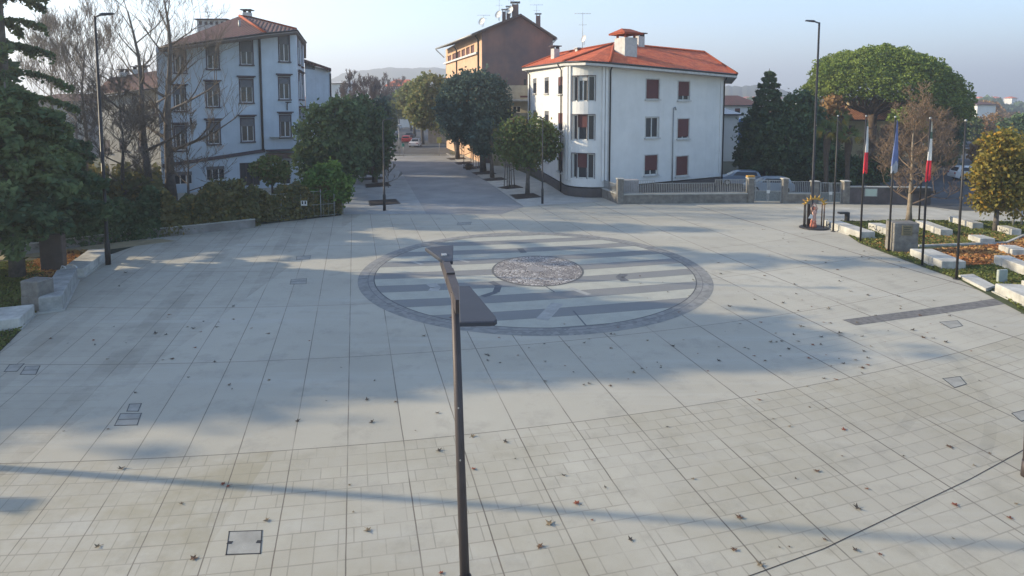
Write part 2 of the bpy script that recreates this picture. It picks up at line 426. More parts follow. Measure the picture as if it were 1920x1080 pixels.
def GP(*pp): return [G(a, b) for a, b in pp]
M_earth = mat('earth', (.09, .085, .05), .95, .25, .05, .1, col2=(.05, .06, .03))
M_asph = mat('asphalt', (.075, .078, .082), .9, .2, .4, .25)
M_asph2 = mat('street_paving', (.29, .285, .275), .85, .2, .25, .2, col2=(.185, .185, .185))
M_conc = mat('pale_concrete', (.42, .41, .375), .85, .12, 1.2, .2)
M_grass = mat('lawn_grass', (.07, .085, .028), .95, .3, 2.2, .6, col2=(.035, .045, .018))
M_soil = mat('tree_bed_soil', (.055, .038, .03), .95, .3, 3, .5)
M_stone = mat('white_bench_stone', (.52, .505, .46), .85, .2, 1.6, .4, streak=.5)
M_wallst = mat('grey_wall_stone', (.24, .225, .20), .9, .28, 2.5, .6, col2=(.12, .11, .10), streak=.4)
M_dark = mat('dark_metal', (.035, .033, .034), .5, .1, 4, .05, .3)
M_pole = mat('brown_grey_metal', (.075, .062, .062), .55, .08, 3, .05, .3)
M_head = mat('lamp_metal', (.045, .05, .065), .6, .06, 3, .03, .2)
M_galv = mat('galvanised_metal', (.36, .37, .37), .5, .12, 6, .05, .5)
M_white = mat('white_metal', (.6, .6, .58), .5, .08, 4, .05)

ground = sheet('ground', [(-3500, -60), (3500, -60), (3500, 4200), (-3500, 4200)], -.02, M_earth)
M_plaza = plazamat()
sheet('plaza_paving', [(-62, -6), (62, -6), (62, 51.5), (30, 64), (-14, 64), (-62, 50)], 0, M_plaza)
# the street running away and the road on the right
sheet('street', GP((722, 294), (838, 288), (900, 326), (985, 387), (940, 402), (800, 402), (757, 330)), .004, M_asph2)
sheet('street_beyond', [P(690, 0, 96)[:2] + () if False else (P(700, 0, 98).x, 98), (P(845, 0, 98).x, 98), (P(800, 0, 420).x, 420), (P(742, 0, 420).x, 420)], .006, M_asph)
sheet('pavement_right_side', [(P(838, 0, 97.5).x, 97.7), (P(985, 387, 49).x, G(985, 387).y), (G(1128, 378).x, G(1128, 378).y), (G(1056, 363).x, G(1056, 363).y), (G(985, 325).x, G(985, 325).y), (P(905, 0, 97.5).x, 97.7)], .012, M_conc)
sheet('pavement_left_side', GP((722, 294), (640, 296), (640, 402), (800, 402), (757, 330)), .008, mat('pavement_grey', (.33, .33, .315), .85, .12, .7, .2))
b = MB()
for (p, q) in (((838, 288), (985, 387)),):
    a, c = G(*p), G(*q); t_ = (c - a).normalized(); n_ = Vector((t_.y, -t_.x, 0)); b.obox(a, t_, n_, 0, (c - a).length, -.15, .15, -.01, .035)
struct(b.build('kerb', M_conc))
b = MB(); a, c = Vector((P(700, 0, 98).x, 97.8, 0)), Vector((P(905, 0, 98).x, 97.8, 0)); b.obox(a, (1, 0, 0), (0, 1, 0), 0, (c - a).length, 0, .35, -.01, .10)
struct(b.build('crossing_kerb', M_conc))
sheet('road', [G(1745, 388)[:2], (24.5, 56), (P(1768, 0, 85).x, 85), (P(1778, 0, 200).x, 200), (P(1800, 0, 200).x, 200), (P(1860, 0, 85).x, 85), (75, 62), (75, 47.5), G(1905, 397)[:2], G(1800, 395)[:2]], .006, M_asph)
sheet('crossing_pavement', GP((1480, 388), (1745, 391), (1800, 398), (1920, 402), (1990, 404), (1990, 416), (1800, 414), (1560, 408)), .010, mat('warm_concrete', (.44, .42, .365), .85, .12, .8, .2))
# lawn on the right, its sunken leafy path, and the park on the left
LAW = [(1548, 413), (1612, 415), (1700, 412), (1830, 414), (2000, 418), (2100, 640), (1925, 592), (1800, 526), (1730, 501), (1613, 457)]
sheet('lawn', GP(*LAW), .012, M_grass)
sheet('leafy_path', GP((1728, 470), (1888, 456), (1935, 438), (2010, 440), (2010, 500), (1868, 496), (1815, 500), (1758, 492)), .018, mat('leaf_strewn_earth', (.17, .075, .035), .95, .3, 3, .5))
b = MB()
for p, q in (((1722, 463), (1888, 457)), ((1888, 457), (1935, 436))):
    a, c = G(*p), G(*q); t_ = (c - a).normalized(); n_ = Vector((t_.y, -t_.x, 0)); b.obox(a, t_, n_, 0, (c - a).length, -.06, .06, 0, .12)
tag(b.build('edging', M_stone), 'thin pale stone kerb edging the lawn above the leaf covered path', 'kerb')
sheet('park_ground', GP((-40, 700), (62, 597), (112, 545), (205, 478), (252, 462), (170, 472), (60, 483), (-60, 492)), .008, mat('park_earth', (.05, .055, .03), .95, .3, 1.2, .5))
sheet('park_path', GP((-60, 492), (60, 483), (170, 472), (330, 452), (300, 448), (60, 466), (-60, 470)), .012, mat('sandy_path', (.34, .28, .17), .95, .15, 1.5, .4))
sheet('building_yard', GP((-60, 462), (480, 422), (640, 404), (640, 380), (480, 372), (-60, 385)), .008, mat('yard_ground', (.08, .075, .045), .95, .3, 1, .5))
sheet('parking_yard', [(G(1175, 378).x, 52.6), (G(1745, 384).x, 52.2), (G(1745, 384).x, 70), (G(1175, 378).x + 12, 70)], .008, M_asph)

# ---- the circular medallion in the paving
cc = (G(1007, 517)); L_, R_, T_, B_ = G(667, 536), G(1347, 540), G(1000, 435.5), G(1010, 630)
CX, CY = (L_.x + R_.x) / 2, (T_.y + B_.y) / 2; RX, RY = 8.28, (T_.y - B_.y) / 2
def medmat():
    m = bpy.data.materials.new('medallion_paving'); t = NT(m); M = t.m
    sp = t.n('ShaderNodeSeparateXYZ'); t.put(sp.inputs[0], t.obj()); x, y = sp.outputs[0], sp.outputs[1]
    ex = M('DIVIDE', x, RX); ey = M('DIVIDE', y, RY); r = M('SQRT', M('ADD', M('MULTIPLY', ex, ex), M('MULTIPLY', ey, ey)))
    v = M('SUBTRACT', M('SUBTRACT', y, M('MULTIPLY', x, .20)), M('MULTIPLY', M('MULTIPLY', x, x), .006))
    f = M('FRACT', M('ADD', M('DIVIDE', v, 2.12), .30)); dark = M('LESS_THAN', f, .47)
    n1 = t.noise(1.2, 5, .7); n2 = t.noise(14, 3, .8)
    col = t.mix(dark, (.40, .392, .33), (.20, .20, .195))
    col = t.mix(M('MULTIPLY', t.ramp(n1, .4, .75), .3), col, (.15, .15, .14))
    col = t.mix(M('MULTIPLY', n2, .25), col, (.08, .08, .08))
    jl = M('MAXIMUM', M('LESS_THAN', f, .014), M('LESS_THAN', M('ABSOLUTE', M('SUBTRACT', f, .47)), .008))
    # radial seams
    col = t.mix(M('MULTIPLY', jl, .5), col, (.04, .04, .04))
    vo = t.n('ShaderNodeTexVoronoi', i_Scale=5.5); t.put(vo.inputs[0], t.obj())
    cob = t.mix(vo.outputs['Color'], (.15, .148, .14), (.25, .245, .23))
    col = t.mix(M('GREATER_THAN', r, .912), col, cob)
    col = t.mix(M('LESS_THAN', M('ABSOLUTE', M('SUBTRACT', r, .912)), .003), col, (.07, .07, .07))
    col = t.mix(M('LESS_THAN', M('ABSOLUTE', M('SUBTRACT', r, .945)), .002), col, (.12, .12, .12))
    t.finish(col, .8, n2, .3, .01)
    return m
def disc(name, cx, cy, rx, ry, z, m, n=96, r0=0):
    V = [(rx * math.cos(2 * PI * i / n), ry * math.sin(2 * PI * i / n), 0) for i in range(n)]
    b = MB(); b.add(V, [tuple(range(n))]); o = b.build(name, m); o.location = (cx, cy, z); return o
struct(disc('medallion_paving', CX, CY, RX, RY, .004, medmat()))
def pebmat():
    m = bpy.data.materials.new('pebble_mosaic'); t = NT(m)
    vo = t.n('ShaderNodeTexVoronoi', i_Scale=7.0); t.put(vo.inputs[0], t.obj())
    v2 = t.n('ShaderNodeTexVoronoi', i_Scale=7.0, feature='DISTANCE_TO_EDGE'); t.put(v2.inputs[0], t.obj())
    sv = t.n('ShaderNodeSeparateColor'); t.put(sv.inputs[0], vo.outputs['Color'])
    c = t.mix(t.ramp(sv.outputs[0], .2, .85), (.25, .225, .205), (.44, .41, .375))
    c = t.mix(t.m('MULTIPLY', t.ramp(t.noise(.9, 4, .7), .45, .62), .8), c, (.16, .145, .14))
    c = t.mix(t.m('LESS_THAN', v2.outputs[0], .05), c, (.05, .04, .04))
    t.finish(c, .8, v2.outputs[0], .6, .05); return m
MC = G(1008, 506)
struct(disc('mosaic_rim', MC.x, MC.y, 2.22, 2.82, .008, mat('mosaic_rim_stone', (.13, .13, .125), .8, .2, 2)))
struct(disc('pebble_mosaic', MC.x, MC.y, 2.12, 2.70, .012, pebmat()))
struct(disc('mosaic_heart', MC.x - .1, MC.y + .1, .42, .5, .016, mat('mosaic_heart_stone', (.34, .32, .31), .8, .25, 9, .4)))
# pale and dark inlays crossing the stripes
M_slot = mat('slot_grime', (.06, .05, .045), .9, .2, 3)
M_inl = mat('inlay_pale', (.36, .355, .33), .8, .12, 3); M_inl2 = mat('inlay_dark', (.12, .125, .135), .8, .12, 3)
def strip_px(pts, wpx, m, name='paving_inlay', z=.008):
    b = MB(); P3 = [G(*p) for p in pts]; w_ = wpx
    for i in range(len(P3) - 1):
        a, c = P3[i], P3[i + 1]; t_ = (c - a).normalized(); n_ = Vector((t_.y, -t_.x, 0)) * w_ / 2
        b.quad(a - n_, a + n_, c + n_, c - n_) if False else b.quad(a - n_ + Vector((0, 0, z)), c - n_ + Vector((0, 0, z)), c + n_ + Vector((0, 0, z)), a + n_ + Vector((0, 0, z)))
    o = b.build(name, m)
    for p in o.data.polygons:
        if p.normal.z < 0: p.flip()
    struct(o)
strip_px([(1016, 600), (1045, 569)], .5, M_inl)
strip_px([(1068, 540), (1105, 553)], .28, M_inl)
strip_px([(808, 532), (817, 539), (812, 546)], .45, M_inl)
strip_px([(770, 489), (792, 496)], .22, M_inl)
strip_px([(848, 484), (880, 492)], .22, M_inl)
strip_px([(1170, 514), (1162, 520), (1172, 527)], .4, M_inl2)
strip_px([(920, 528), (935, 536), (930, 548), (905, 556)], .3, M_inl2)
strip_px([(975, 466), (982, 474)], .35, M_inl2)
strip_px([(1012, 530), (1040, 548)], .06, M_inl2); strip_px([(1075, 583), (1100, 612)], .06, M_inl2)
# grey band and long drainage slots
strip_px([(1592, 605), (1740, 585), (1882, 564)], .62, mat('band_stone', (.20, .19, .18), .85, .25, 5), 'paving_band', .005)
strip_px([(1395, 1084), (1545, 1029), (1700, 955), (1820, 898), (1990, 805)], .018, M_slot, 'drain_slot', .005)
# ---- manhole covers let into the paving
def cover(pts, label, n=0, lid=True):
    b = MB(); P3 = [G(*p) for p in pts]; c0 = sum(P3, Vector()) / 4
    for i in range(4):
        a, c = P3[i], P3[(i + 1) % 4]; t_ = (c - a).normalized(); n_ = Vector((t_.y, -t_.x, 0)); b.obox(a, t_, n_, -.012, (c - a).length + .012, -.009, .009, 0, .007)
    if n:
        a = P3[0].lerp(P3[3], .5); c = P3[1].lerp(P3[2], .5); t_ = (c - a).normalized(); n_ = Vector((t_.y, -t_.x, 0)); b.obox(a, t_, n_, 0, (c - a).length, -.012, .012, 0, .0065)
    e = thing('manhole_cover', label, 'manhole cover', c0, 'covers let into the paving')
    b.build('rim', M_dark, e)
    b = MB(); b.add([(p.x, p.y, .004) for p in (c0 + (q - c0) * .97 for q in P3)], [(3, 2, 1, 0)]); o = b.build('lid', mat('cover_lid', (.33, .32, .285), .85, .15, 2, .2), e)
    if o.data.polygons[0].normal.z < 0: o.data.flip_normals()
    if n == 0 and lid:
        for k in (0, 1):
            q = P3[k].lerp(P3[3 - k], .5); q = q.lerp(c0, .12); b = MB(); b.box((q.x, q.y, .006), (.09, .07, .006)); b.build('lifting_slot', M_dark, e)
cover([(430, 997), (491, 995), (488, 1038), (424, 1040)], 'large square paved cover in the tiled foreground left of the lamp post')
cover([(226, 776), (265, 775), (257, 797), (215, 798)], 'double rectangular cover on the left below a small square one', 1)
cover([(243, 758), (265, 757), (259, 771), (238, 771)], 'small square cover just above the double rectangular cover', lid=False)
cover([(18, 684), (45, 682), (32, 696), (8, 697)], 'leftmost cover near the park edge', lid=False)
cover([(48, 687), (75, 686), (67, 702), (38, 702)], 'cover beside the leftmost one near the park edge', 1)
cover([(546, 524), (575, 522), (574, 532), (544, 533)], 'rectangular cover left of the round paving medallion', 1)
cover([(556, 481), (583, 479), (581, 486), (556, 487)], 'small cover farther back left of the medallion', lid=False)
cover([(1768, 710), (1800, 706), (1812, 720), (1790, 727)], 'faint square cover far right in the pale paving', lid=False)
cover([(1762, 604), (1795, 601), (1805, 611), (1782, 616)], 'faint square cover just below the grey paving band', lid=False)
cover([(1897, 775), (1925, 768), (1940, 782), (1915, 790)], 'cover cut by the right edge of the view', lid=False)
cover([(858, 418), (884, 416), (882, 421), (857, 422)], 'flat cover in the pavement above the medallion', lid=False)

# ---- hills behind the town
def hill(name, prof, D, m, seed, back=400, front=250, amp=1.3):
    rnd = np.random.default_rng(seed); V = []; n = len(prof); K = 7; N = 160; xs = np.linspace(prof[0][0], prof[-1][0], N)
    ys = np.interp(xs, [p[0] for p in prof], [p[1] for p in prof]); rows = [(-front, 0), (-front * .7, .35), (-front * .4, .68), (-front * .15, .92), (0, 1), (back * .5, .6), (back, 0)]
    for dy, f in rows:
        for i in range(N):
            p = P(xs[i], ys[i], D); h = p.z * f + (math.sin(i * .7 + dy * .01 + seed) + math.sin(i * .23 + seed * 2) * 1.5 + rnd.normal() * .4) * amp * .4 * (f > 0) ; V.append((p.x * (D + dy) / D, D + dy, h if f > 0 else -1))
    F = [(r * N + i, r * N + i + 1, (r + 1) * N + i + 1, (r + 1) * N + i) for r in range(len(rows) - 1) for i in range(N - 1)]
    return struct(mesh_np(name, V, F, m, smooth=False))
M_hill = mat('wooded_hill', (.055, .065, .045), .95, .3, .02, .5, col2=(.03, .04, .03))
hill('hill', [(560, 190), (600, 160), (640, 139), (680, 131), (730, 127), (800, 127), (860, 129), (930, 140), (1000, 160), (1060, 185)], 1300, M_hill, 1)
hill('mountain_ridge', [(1700, 200), (1790, 198), (1840, 203), (1880, 207), (1960, 208), (2100, 204), (2200, 200)], 2600, M_hill, 2, amp=2)
hill('far_slope', [(1300, 176), (1360, 163), (1400, 160), (1440, 162), (1500, 178), (1600, 190)], 900, M_hill, 3, amp=1.5)
hill('far_ground_rise', [(-200, 186), (100, 180), (300, 178), (560, 182)], 1500, M_hill, 4, amp=2)

# ================================================================== buildings
class Wall:
    def __init__(s, pts, tops):
        s.p = [Vector((p[0], p[1], 0)) for p in pts]; s.top = tops; s.s = [0]; s.holes = []
        for a, b in zip(s.p, s.p[1:]): s.s.append(s.s[-1] + (b - a).length)
    def seg(s, x):
        i = 0
        while i < len(s.p) - 2 and x > s.s[i + 1] + 1e-6: i += 1
        return i
    def at(s, x, off=0):
        i = s.seg(x); t = (s.p[i + 1] - s.p[i]).normalized(); n = Vector((t.y, -t.x, 0)); q = s.p[i] + t * (x - s.s[i]) + n * off
        return q, t, n
    def zt(s, x):
        return float(np.interp(x, s.s, s.top))
    def px(s, px, py):
        d = ray(px, py); best = None
        for i in range(len(s.p) - 1):
            a, b = s.p[i], s.p[i + 1]; e = b - a; det = d.x * e.y - d.y * e.x
            k = (a.x * e.y - a.y * e.x) / det; q = Vector((d.x * k, d.y * k, 0)); l = (q - a).dot(e) / e.length_squared
            over = max(0, -l, l - 1)
            if best is None or over < best[0] - 1e-9: best = (over, s.s[i] + l * e.length, CAMH + d.z * k)
        return best[1], best[2]
    def build(s, m, parent, name='wall', depth=.18, zb=-.1, revm=None):
        S = set(s.s); Z = {zb}
        for a, b, c, d in s.holes: S |= {a, b}; Z |= {c, d}
        S = sorted(S); S = [v for i, v in enumerate(S) if i == 0 or v - S[i - 1] > 1e-4]; Z = sorted(Z); mb = MB()
        def pt(x, z, off=0):
            q = s.at(min(max(x, 0), s.s[-1] - 1e-9), off)[0]; return (q.x, q.y, z)
        for a, b in zip(S, S[1:]):
            mm = (a + b) / 2; ea, eb = a + 1e-7, b - 1e-7
            for k, z0 in enumerate(Z):
                last = k == len(Z) - 1; z1 = None if last else Z[k + 1]
                if not last and any(h[0] < mm < h[1] and h[2] < (z0 + z1) / 2 < h[3] for h in s.holes): continue
                ta, tb = s.zt(a), s.zt(b)
                if z0 >= max(ta, tb): continue
                za, zb_ = (ta, tb) if last else (min(z1, ta), min(z1, tb))
                mb.quad(pt(ea, min(z0, ta)), pt(eb, min(z0, tb)), pt(eb, zb_), pt(ea, za))
        for a, b, c, d in s.holes:
            ea, eb = a + 1e-6, b - 1e-6; m_ = (a + b) / 2
            q, t, n = s.at(m_)
            def pp(x, z, off):
                r = q + t * (x - m_) + n * off; return (r.x, r.y, z)
            for (x0, z0), (x1, z1) in (((ea, c), (ea, d)), ((ea, d), (eb, d)), ((eb, d), (eb, c)), ((eb, c), (ea, c))):
                mb.quad(pt(x0, z0), pt(x1, z1), pp(x1, z1, -depth), pp(x0, z0, -depth))
        return mb.build(name, m, parent)
WR = random.Random(3)
def window(W, bld, r, blind=0, bm=None, fm=None, mull=1, transom=0, sill=None, lintel=None, surr=None, surw=.14, direct=False, depth=.18, kindname='window', shutters=None, fw=.07, head_gap=.28):
    if direct: a, b, z0, z1 = r
    else:
        a, zt = W.px(r[0], r[1]); b, zt2 = W.px(r[2], r[1]); z1 = (zt + zt2) / 2
        z0 = (W.px(r[0], r[3])[1] + W.px(r[2], r[3])[1]) / 2
    if blind: blind = min(.97, blind * WR.choice((.8, .9, 1, 1, 1.1, 1.25)))
    W.holes.append((a, b, z0, z1)); mid = (a + b) / 2; q, t, n = W.at(mid); h = (b - a) / 2; fm = fm or M_white
    mb = MB(); o0, o1 = -depth + .03, -depth + .09
    for x0, x1, c, d in ((-h, -h + fw, z0, z1), (h - fw, h, z0, z1), (-h + fw, h - fw, z1 - fw, z1), (-h + fw, h - fw, z0, z0 + fw)): mb.obox(q, t, n, x0, x1, o0, o1, c, d)
    zc = z1 - fw if not transom else z0 + (z1 - z0) * transom
    for k in range(mull):
        x = -h + 2 * h * (k + 1) / (mull + 1); mb.obox(q, t, n, x - fw * .6, x + fw * .6, o0 + .002, o1 + .01, z0 + fw, zc)
    if transom: mb.obox(q, t, n, -h + fw, h - fw, o0 + .002, o1 + .01, zc, zc + fw)
    wd = mb.build(kindname, fm, bld)
    g = MB(); g.obox(q, t, n, -h, h, -depth - .02, -depth + .028, z0, z1); g.build('pane', glassmat(), wd)
    if blind:
        g = MB(); g.obox(q, t, n, -h + .02, h - .02, -depth + .105, -depth + .14, z1 - (z1 - z0) * blind, z1 - .002); g.build('blind', bm, wd)
    if sill: g = MB(); g.obox(q, t, n, -h - .16, h + .16, .001, .16, z0 - .13, z0 - .01); g.build('sill', sill, wd)
    if lintel:
        g = MB(); g.obox(q, t, n, -h - .28, h + .28, .001, .24, z1 + head_gap, z1 + head_gap + .12); g.obox(q, t, n, -h - .14, h + .14, .001, .12, z1 + head_gap - .12, z1 + head_gap); g.build('lintel', lintel, wd)
    if surr:
        g = MB()
        for x0, x1, c, d in ((-h - surw, -h - .001, z0, z1 + surw), (h + .001, h + surw, z0, z1 + surw), (-h, h, z1 + .001, z1 + surw)): g.obox(q, t, n, x0, x1, .001, .035, c, d)
        g.build('surround', surr, wd)
    if shutters:
        g = MB()
        for sg in (-1, 1): g.obox(q, t, n, sg * h + (0 if sg > 0 else -h * .95), sg * h + (h * .95 if sg > 0 else 0), .04, .08, z0, z1)
        g.build('shutters', shutters, wd)
    return wd
def roof(bld, E, A, faces, m, trimm, th=.22, name='roof', gutter=True):
    """E eave corners, A ridge points, faces as indices into E+A"""
    V = list(E) + list(A); mb = MB(); mb.add(V, faces); mb_o = mb.build(name, m, bld, uvs=True)
    for p in mb_o.data.polygons:
        if p.normal.z < 0: p.flip()
    me = mb_o.data; ul = me.uv_layers[0]
    for p in me.polygons:
        h = Vector((0, 0, 1)).cross(p.normal).normalized(); vv = p.normal.cross(h)
        for li in p.loop_indices:
            c = me.vertices[me.loops[li].vertex_index].co; ul.data[li].uv = (c.dot(h), c.dot(vv))
    n = len(E); g = MB(); cen = sum(E, Vector()) / n
    lo = [e - Vector((0, 0, th)) for e in E]; up = [e - Vector((0, 0, .01)) for e in E]
    for i in range(n):
        j = (i + 1) % n; g.quad(up[i], up[j], lo[j], lo[i]); g.add([lo[i], lo[j], cen - Vector((0, 0, th))], [(0, 1, 2)])
    g.build('eaves', trimm, mb_o)
    if gutter:
        g = MB()
        for i in range(min(n, gutter if gutter is not True else n) - (1 if gutter is not True else 0)):
            g.tube(E[i] + Vector((0, 0, -.06)), E[(i + 1) % n] + Vector((0, 0, -.06)), .09, n=6)
        g.build('gutter', M_dark, mb_o)
    return mb_o
def chimney(parent, p, w, d, h, m, capm, rz=0, cap='flat', name='chimney'):
    g = MB(); g.bbox((p.x, p.y, p.z + h / 2 - .4), (w, d, h + .8), rz); c = g.build(name, m, parent)
    g = MB()
    if cap == 'tiled':
        for s in (-1, 1):
            for u in (-1, 1):
                t = Vector((math.cos(rz), math.sin(rz), 0)) * (s * w * .36) + Vector((-math.sin(rz), math.cos(rz), 0)) * (u * d * .36)
                g.box((p.x + t.x, p.y + t.y, p.z + h + .14), (.16, .16, .3), rz)
        z = p.z + h + .28
        g.obox((p.x, p.y, 0), (math.cos(rz), math.sin(rz), 0), (-math.sin(rz), math.cos(rz), 0), -w * .75, w * .75, -d * .75, d * .75, z, z + .12)
        t = Vector((math.cos(rz), math.sin(rz), 0)); n = Vector((-math.sin(rz), math.cos(rz), 0)); o = Vector((p.x, p.y, z + .121))
        vs = [o + t * a * w * .78 + n * b_ * d * .78 for a, b_ in ((-1, -1), (1, -1), (1, 1), (-1, 1))] + [o + t * -w * .35 + Vector((0, 0, .45)), o + t * w * .35 + Vector((0, 0, .45))]
        g.add(vs, [(0, 1, 5, 4), (1, 2, 5), (2, 3, 4, 5), (3, 0, 4)])
    else:
        g.bbox((p.x, p.y, p.z + h + .3), (w * 1.5, d * 1.5, .1), rz)
        for s in (-1, 1): g.box((p.x + s * w * .35, p.y, p.z + h + .12), (.12, d * .8, .26), rz)
    g.build('chimney_cap', capm, c); return c
def antenna(label, p, h, n=5, w=1.0, dish=False, rz=0, group='rooftop aerials'):
    t = thing('roof_aerial', label, 'antenna', p, group); g = MB(); g.tube(p, p + Vector((0, 0, h)), .03, .02, 6); g.build('mast', M_galv, t)
    g = MB(); a = Vector((math.cos(rz), math.sin(rz), 0)); b_ = Vector((-math.sin(rz), math.cos(rz), 0)); top = p + Vector((0, 0, h * .97))
    g.tube(top - a * w, top + a * w, .018, n=5)
    for k in range(n):
        q = top + a * (w * (-.9 + 1.8 * k / (n - 1))); g.tube(q - b_ * .35, q + b_ * .35, .014, n=4)
    q = p + Vector((0, 0, h * .68)); g.tube(q - a * w * .5, q + a * w * .5, .016, n=4)
    for k in (-1, 0, 1): g.tube(q + a * w * .4 * k - b_ * .3, q + a * w * .4 * k + b_ * .3, .014, n=4)
    g.build('aerial_arms', M_galv, t); return t
def dish(label, p, r, az, group='satellite dishes'):
    t = thing('satellite_dish', label, 'satellite dish', p, group); d = Vector((math.cos(az), math.sin(az), .35)).normalized()
    a = d.orthogonal().normalized(); b_ = d.cross(a); vs = [p + Vector((0, 0, r + .2))]; N = 14; c0 = vs[0]; fs = []
    for k in (1, 2):
        for i in range(N):
            q = 2 * PI * i / N; vs.append(c0 + (a * math.cos(q) + b_ * math.sin(q)) * (r * k / 2) + d * (.22 * r * (k / 2) ** 2))
    fs = [(0, 1 + i, 1 + (i + 1) % N) for i in range(N)] + [(1 + i, 1 + N + i, 1 + N + (i + 1) % N, 1 + (i + 1) % N) for i in range(N)]
    nb = len(vs); vs += [v - d * .03 for v in vs]; fs += [tuple(x + nb for x in reversed(f)) for f in fs]
    fs += [(1 + N + i, 1 + N + (i + 1) % N, nb + 1 + N + (i + 1) % N, nb + 1 + N + i) for i in range(N)]
    g = MB(); g.add(vs, fs, True); g.build('reflector', M_white, t)
    g = MB(); g.tube(p, c0 - d * .03, .03, n=6); g.tube(c0 - (a if abs(a.z) > abs(b_.z) else b_) * 0 - d * .02, c0 + d * r * .8 - Vector((0, 0, .1)), .015, n=5); g.build('bracket', M_galv, t)
    return t

M_blue = mat('pale_render', (.48, .55, .62), .9, .07, .7, .15, streak=.22)
M_trim = mat('dark_mauve_trim', (.075, .06, .075), .8, .12, 3)
M_blindg = mat('grey_blind', (.12, .125, .14), .7, .08, 6)
M_case = mat('casement_paint', (.60, .60, .60), .6, .08, 4)
M_tileD = tilemat('weathered_roof_tiles', (.085, .038, .034), (.12, .052, .045), (.055, .038, .036))
M_tileR = tilemat('red_roof_tiles', (.50, .085, .03), (.66, .16, .055), (.24, .05, .03))
M_chimw = mat('chimney_render', (.52, .51, .49), .9, .12, 3, .2, streak=.4)
M_eave = mat('eave_soffit', (.30, .28, .28), .85, .1, 2)

# ---- the tall pale-blue house on the left
A, B = G(305, 364), G(497, 352.5); Cc = P(553, 0, 61.8); Cc.z = 0; Dd = P(567, 0, 70.5); Dd.z = 0
t = thing('apartment_building', 'tall pale blue apartment building with dark window trim and hipped brown tiled roof', 'building', ((A.x + Dd.x) / 2, 66, 0))
tops = [P(305, 88, A.y).z, P(497, 64, B.y).z]
W1 = Wall([A, B], tops); W2 = Wall([B, Cc], [tops[1], P(553, 60, Cc.y).z]); W3 = Wall([Cc, Dd], [P(553, 60, Cc.y).z, P(553, 60, Cc.y).z - .4])
kw = dict(bm=M_blindg, fm=M_case, transom=0, sill=M_trim, surr=M_trim, surw=.11)
for x0, x1, y in ((326, 346, (82, 136)), (387, 408, (74, 129)), (450, 472, (68, 121))): window(W1, t, (x0, y[0], x1, y[1]), blind=.5, **kw)
for x0, x1, y in ((327, 346, (166, 208)), (387, 409, (158, 200)), (450, 473, (150, 192))): window(W1, t, (x0, y[0], x1, y[1]), blind=.3, lintel=M_trim, **kw)
for x0, x1, y in ((328, 347, (238, 282)), (389, 411, (230, 270)), (452, 475, (223, 265))): window(W1, t, (x0, y[0], x1, y[1]), blind=.3, lintel=M_trim, **kw)
window(W1, t, (326, 322, 360, 346), blind=.35, bm=M_blindg, fm=M_case, mull=2)
window(W1, t, (386, 312, 421, 338), blind=.2, bm=M_blindg, fm=M_case, mull=2)
window(W1, t, (449, 305, 486, 348), blind=.0, bm=M_blindg, fm=M_trim, mull=2, kindname='shopfront')
window(W2, t, (523, 67, 541, 115), blind=.42, **kw)
window(W2, t, (523, 146, 542, 186), blind=.28, lintel=M_trim, **kw)
window(W2, t, (525, 217, 544, 257), blind=.28, lintel=M_trim, **kw)
window(W2, t, (525, 300, 545, 346), blind=0, fm=M_case, mull=1, kindname='glazed_door')
for y0, y1 in ((73, 122), (140, 186), (206, 252)):
    z1 = P(560, y0, 65).z; z0 = P(560, y1, 65).z
    window(W3, t, (1.2, 3.2, z0, z1), blind=.3, direct=True, lintel=M_trim if y0 > 80 else None, **kw); window(W3, t, (5.0, 7.0, z0, z1), blind=.3, direct=True, lintel=M_trim if y0 > 80 else None, **kw)
for W_ in (W1, W2, W3): W_.build(M_blue, t)
# the rear wing
E1 = P(568, 0, 72); E2 = P(617, 0, 75); E1.z = E2.z = 0
W4 = Wall([E1, E2], [P(568, 118, 72).z, P(617, 133, 75).z]); W4.build(M_blue, t, 'wing_wall')
g = MB(); g.add([E2, (E2.x * 1.2, E2.y + 14, 0), (E2.x * 1.2, E2.y + 14, W4.top[1]), (E2.x, E2.y, W4.top[1])], [(0, 1, 2, 3)]); g.build('side_wall', M_blue, t)
g = MB(); g.add([A, (A.x * 1.2, A.y + 14, 0), (A.x * 1.2, A.y + 14, tops[0]), (A.x, A.y, tops[0])], [(3, 2, 1, 0)]); g.build('side_wall', M_blue, t)
g = MB()
for k in range(9):
    x, z = W4.px(572 + k * 2.1, 124.5 + k * .3); q, tt, n = W4.at(max(x, .05)); g.obox(q, tt, n, -.035, .035, -.002, .05, z - .25, z + .28)
g.build('vent_slots', M_trim, t)
ea = [P(566, 112, 71.5), P(594, 119.5, 72.5), P(621, 129, 74.3), P(621, 128, 90), P(568, 110, 90)]
g = MB(); lo = [e - Vector((0, 0, .3)) for e in ea]; g.add(ea + lo, [(0, 1, 2, 3, 4), (9, 8, 7, 6, 5)] + [(i, (i + 1) % 5, 5 + (i + 1) % 5, 5 + i) for i in range(5)]); g.build('wing_roof', M_tileD, t, uvs=True)
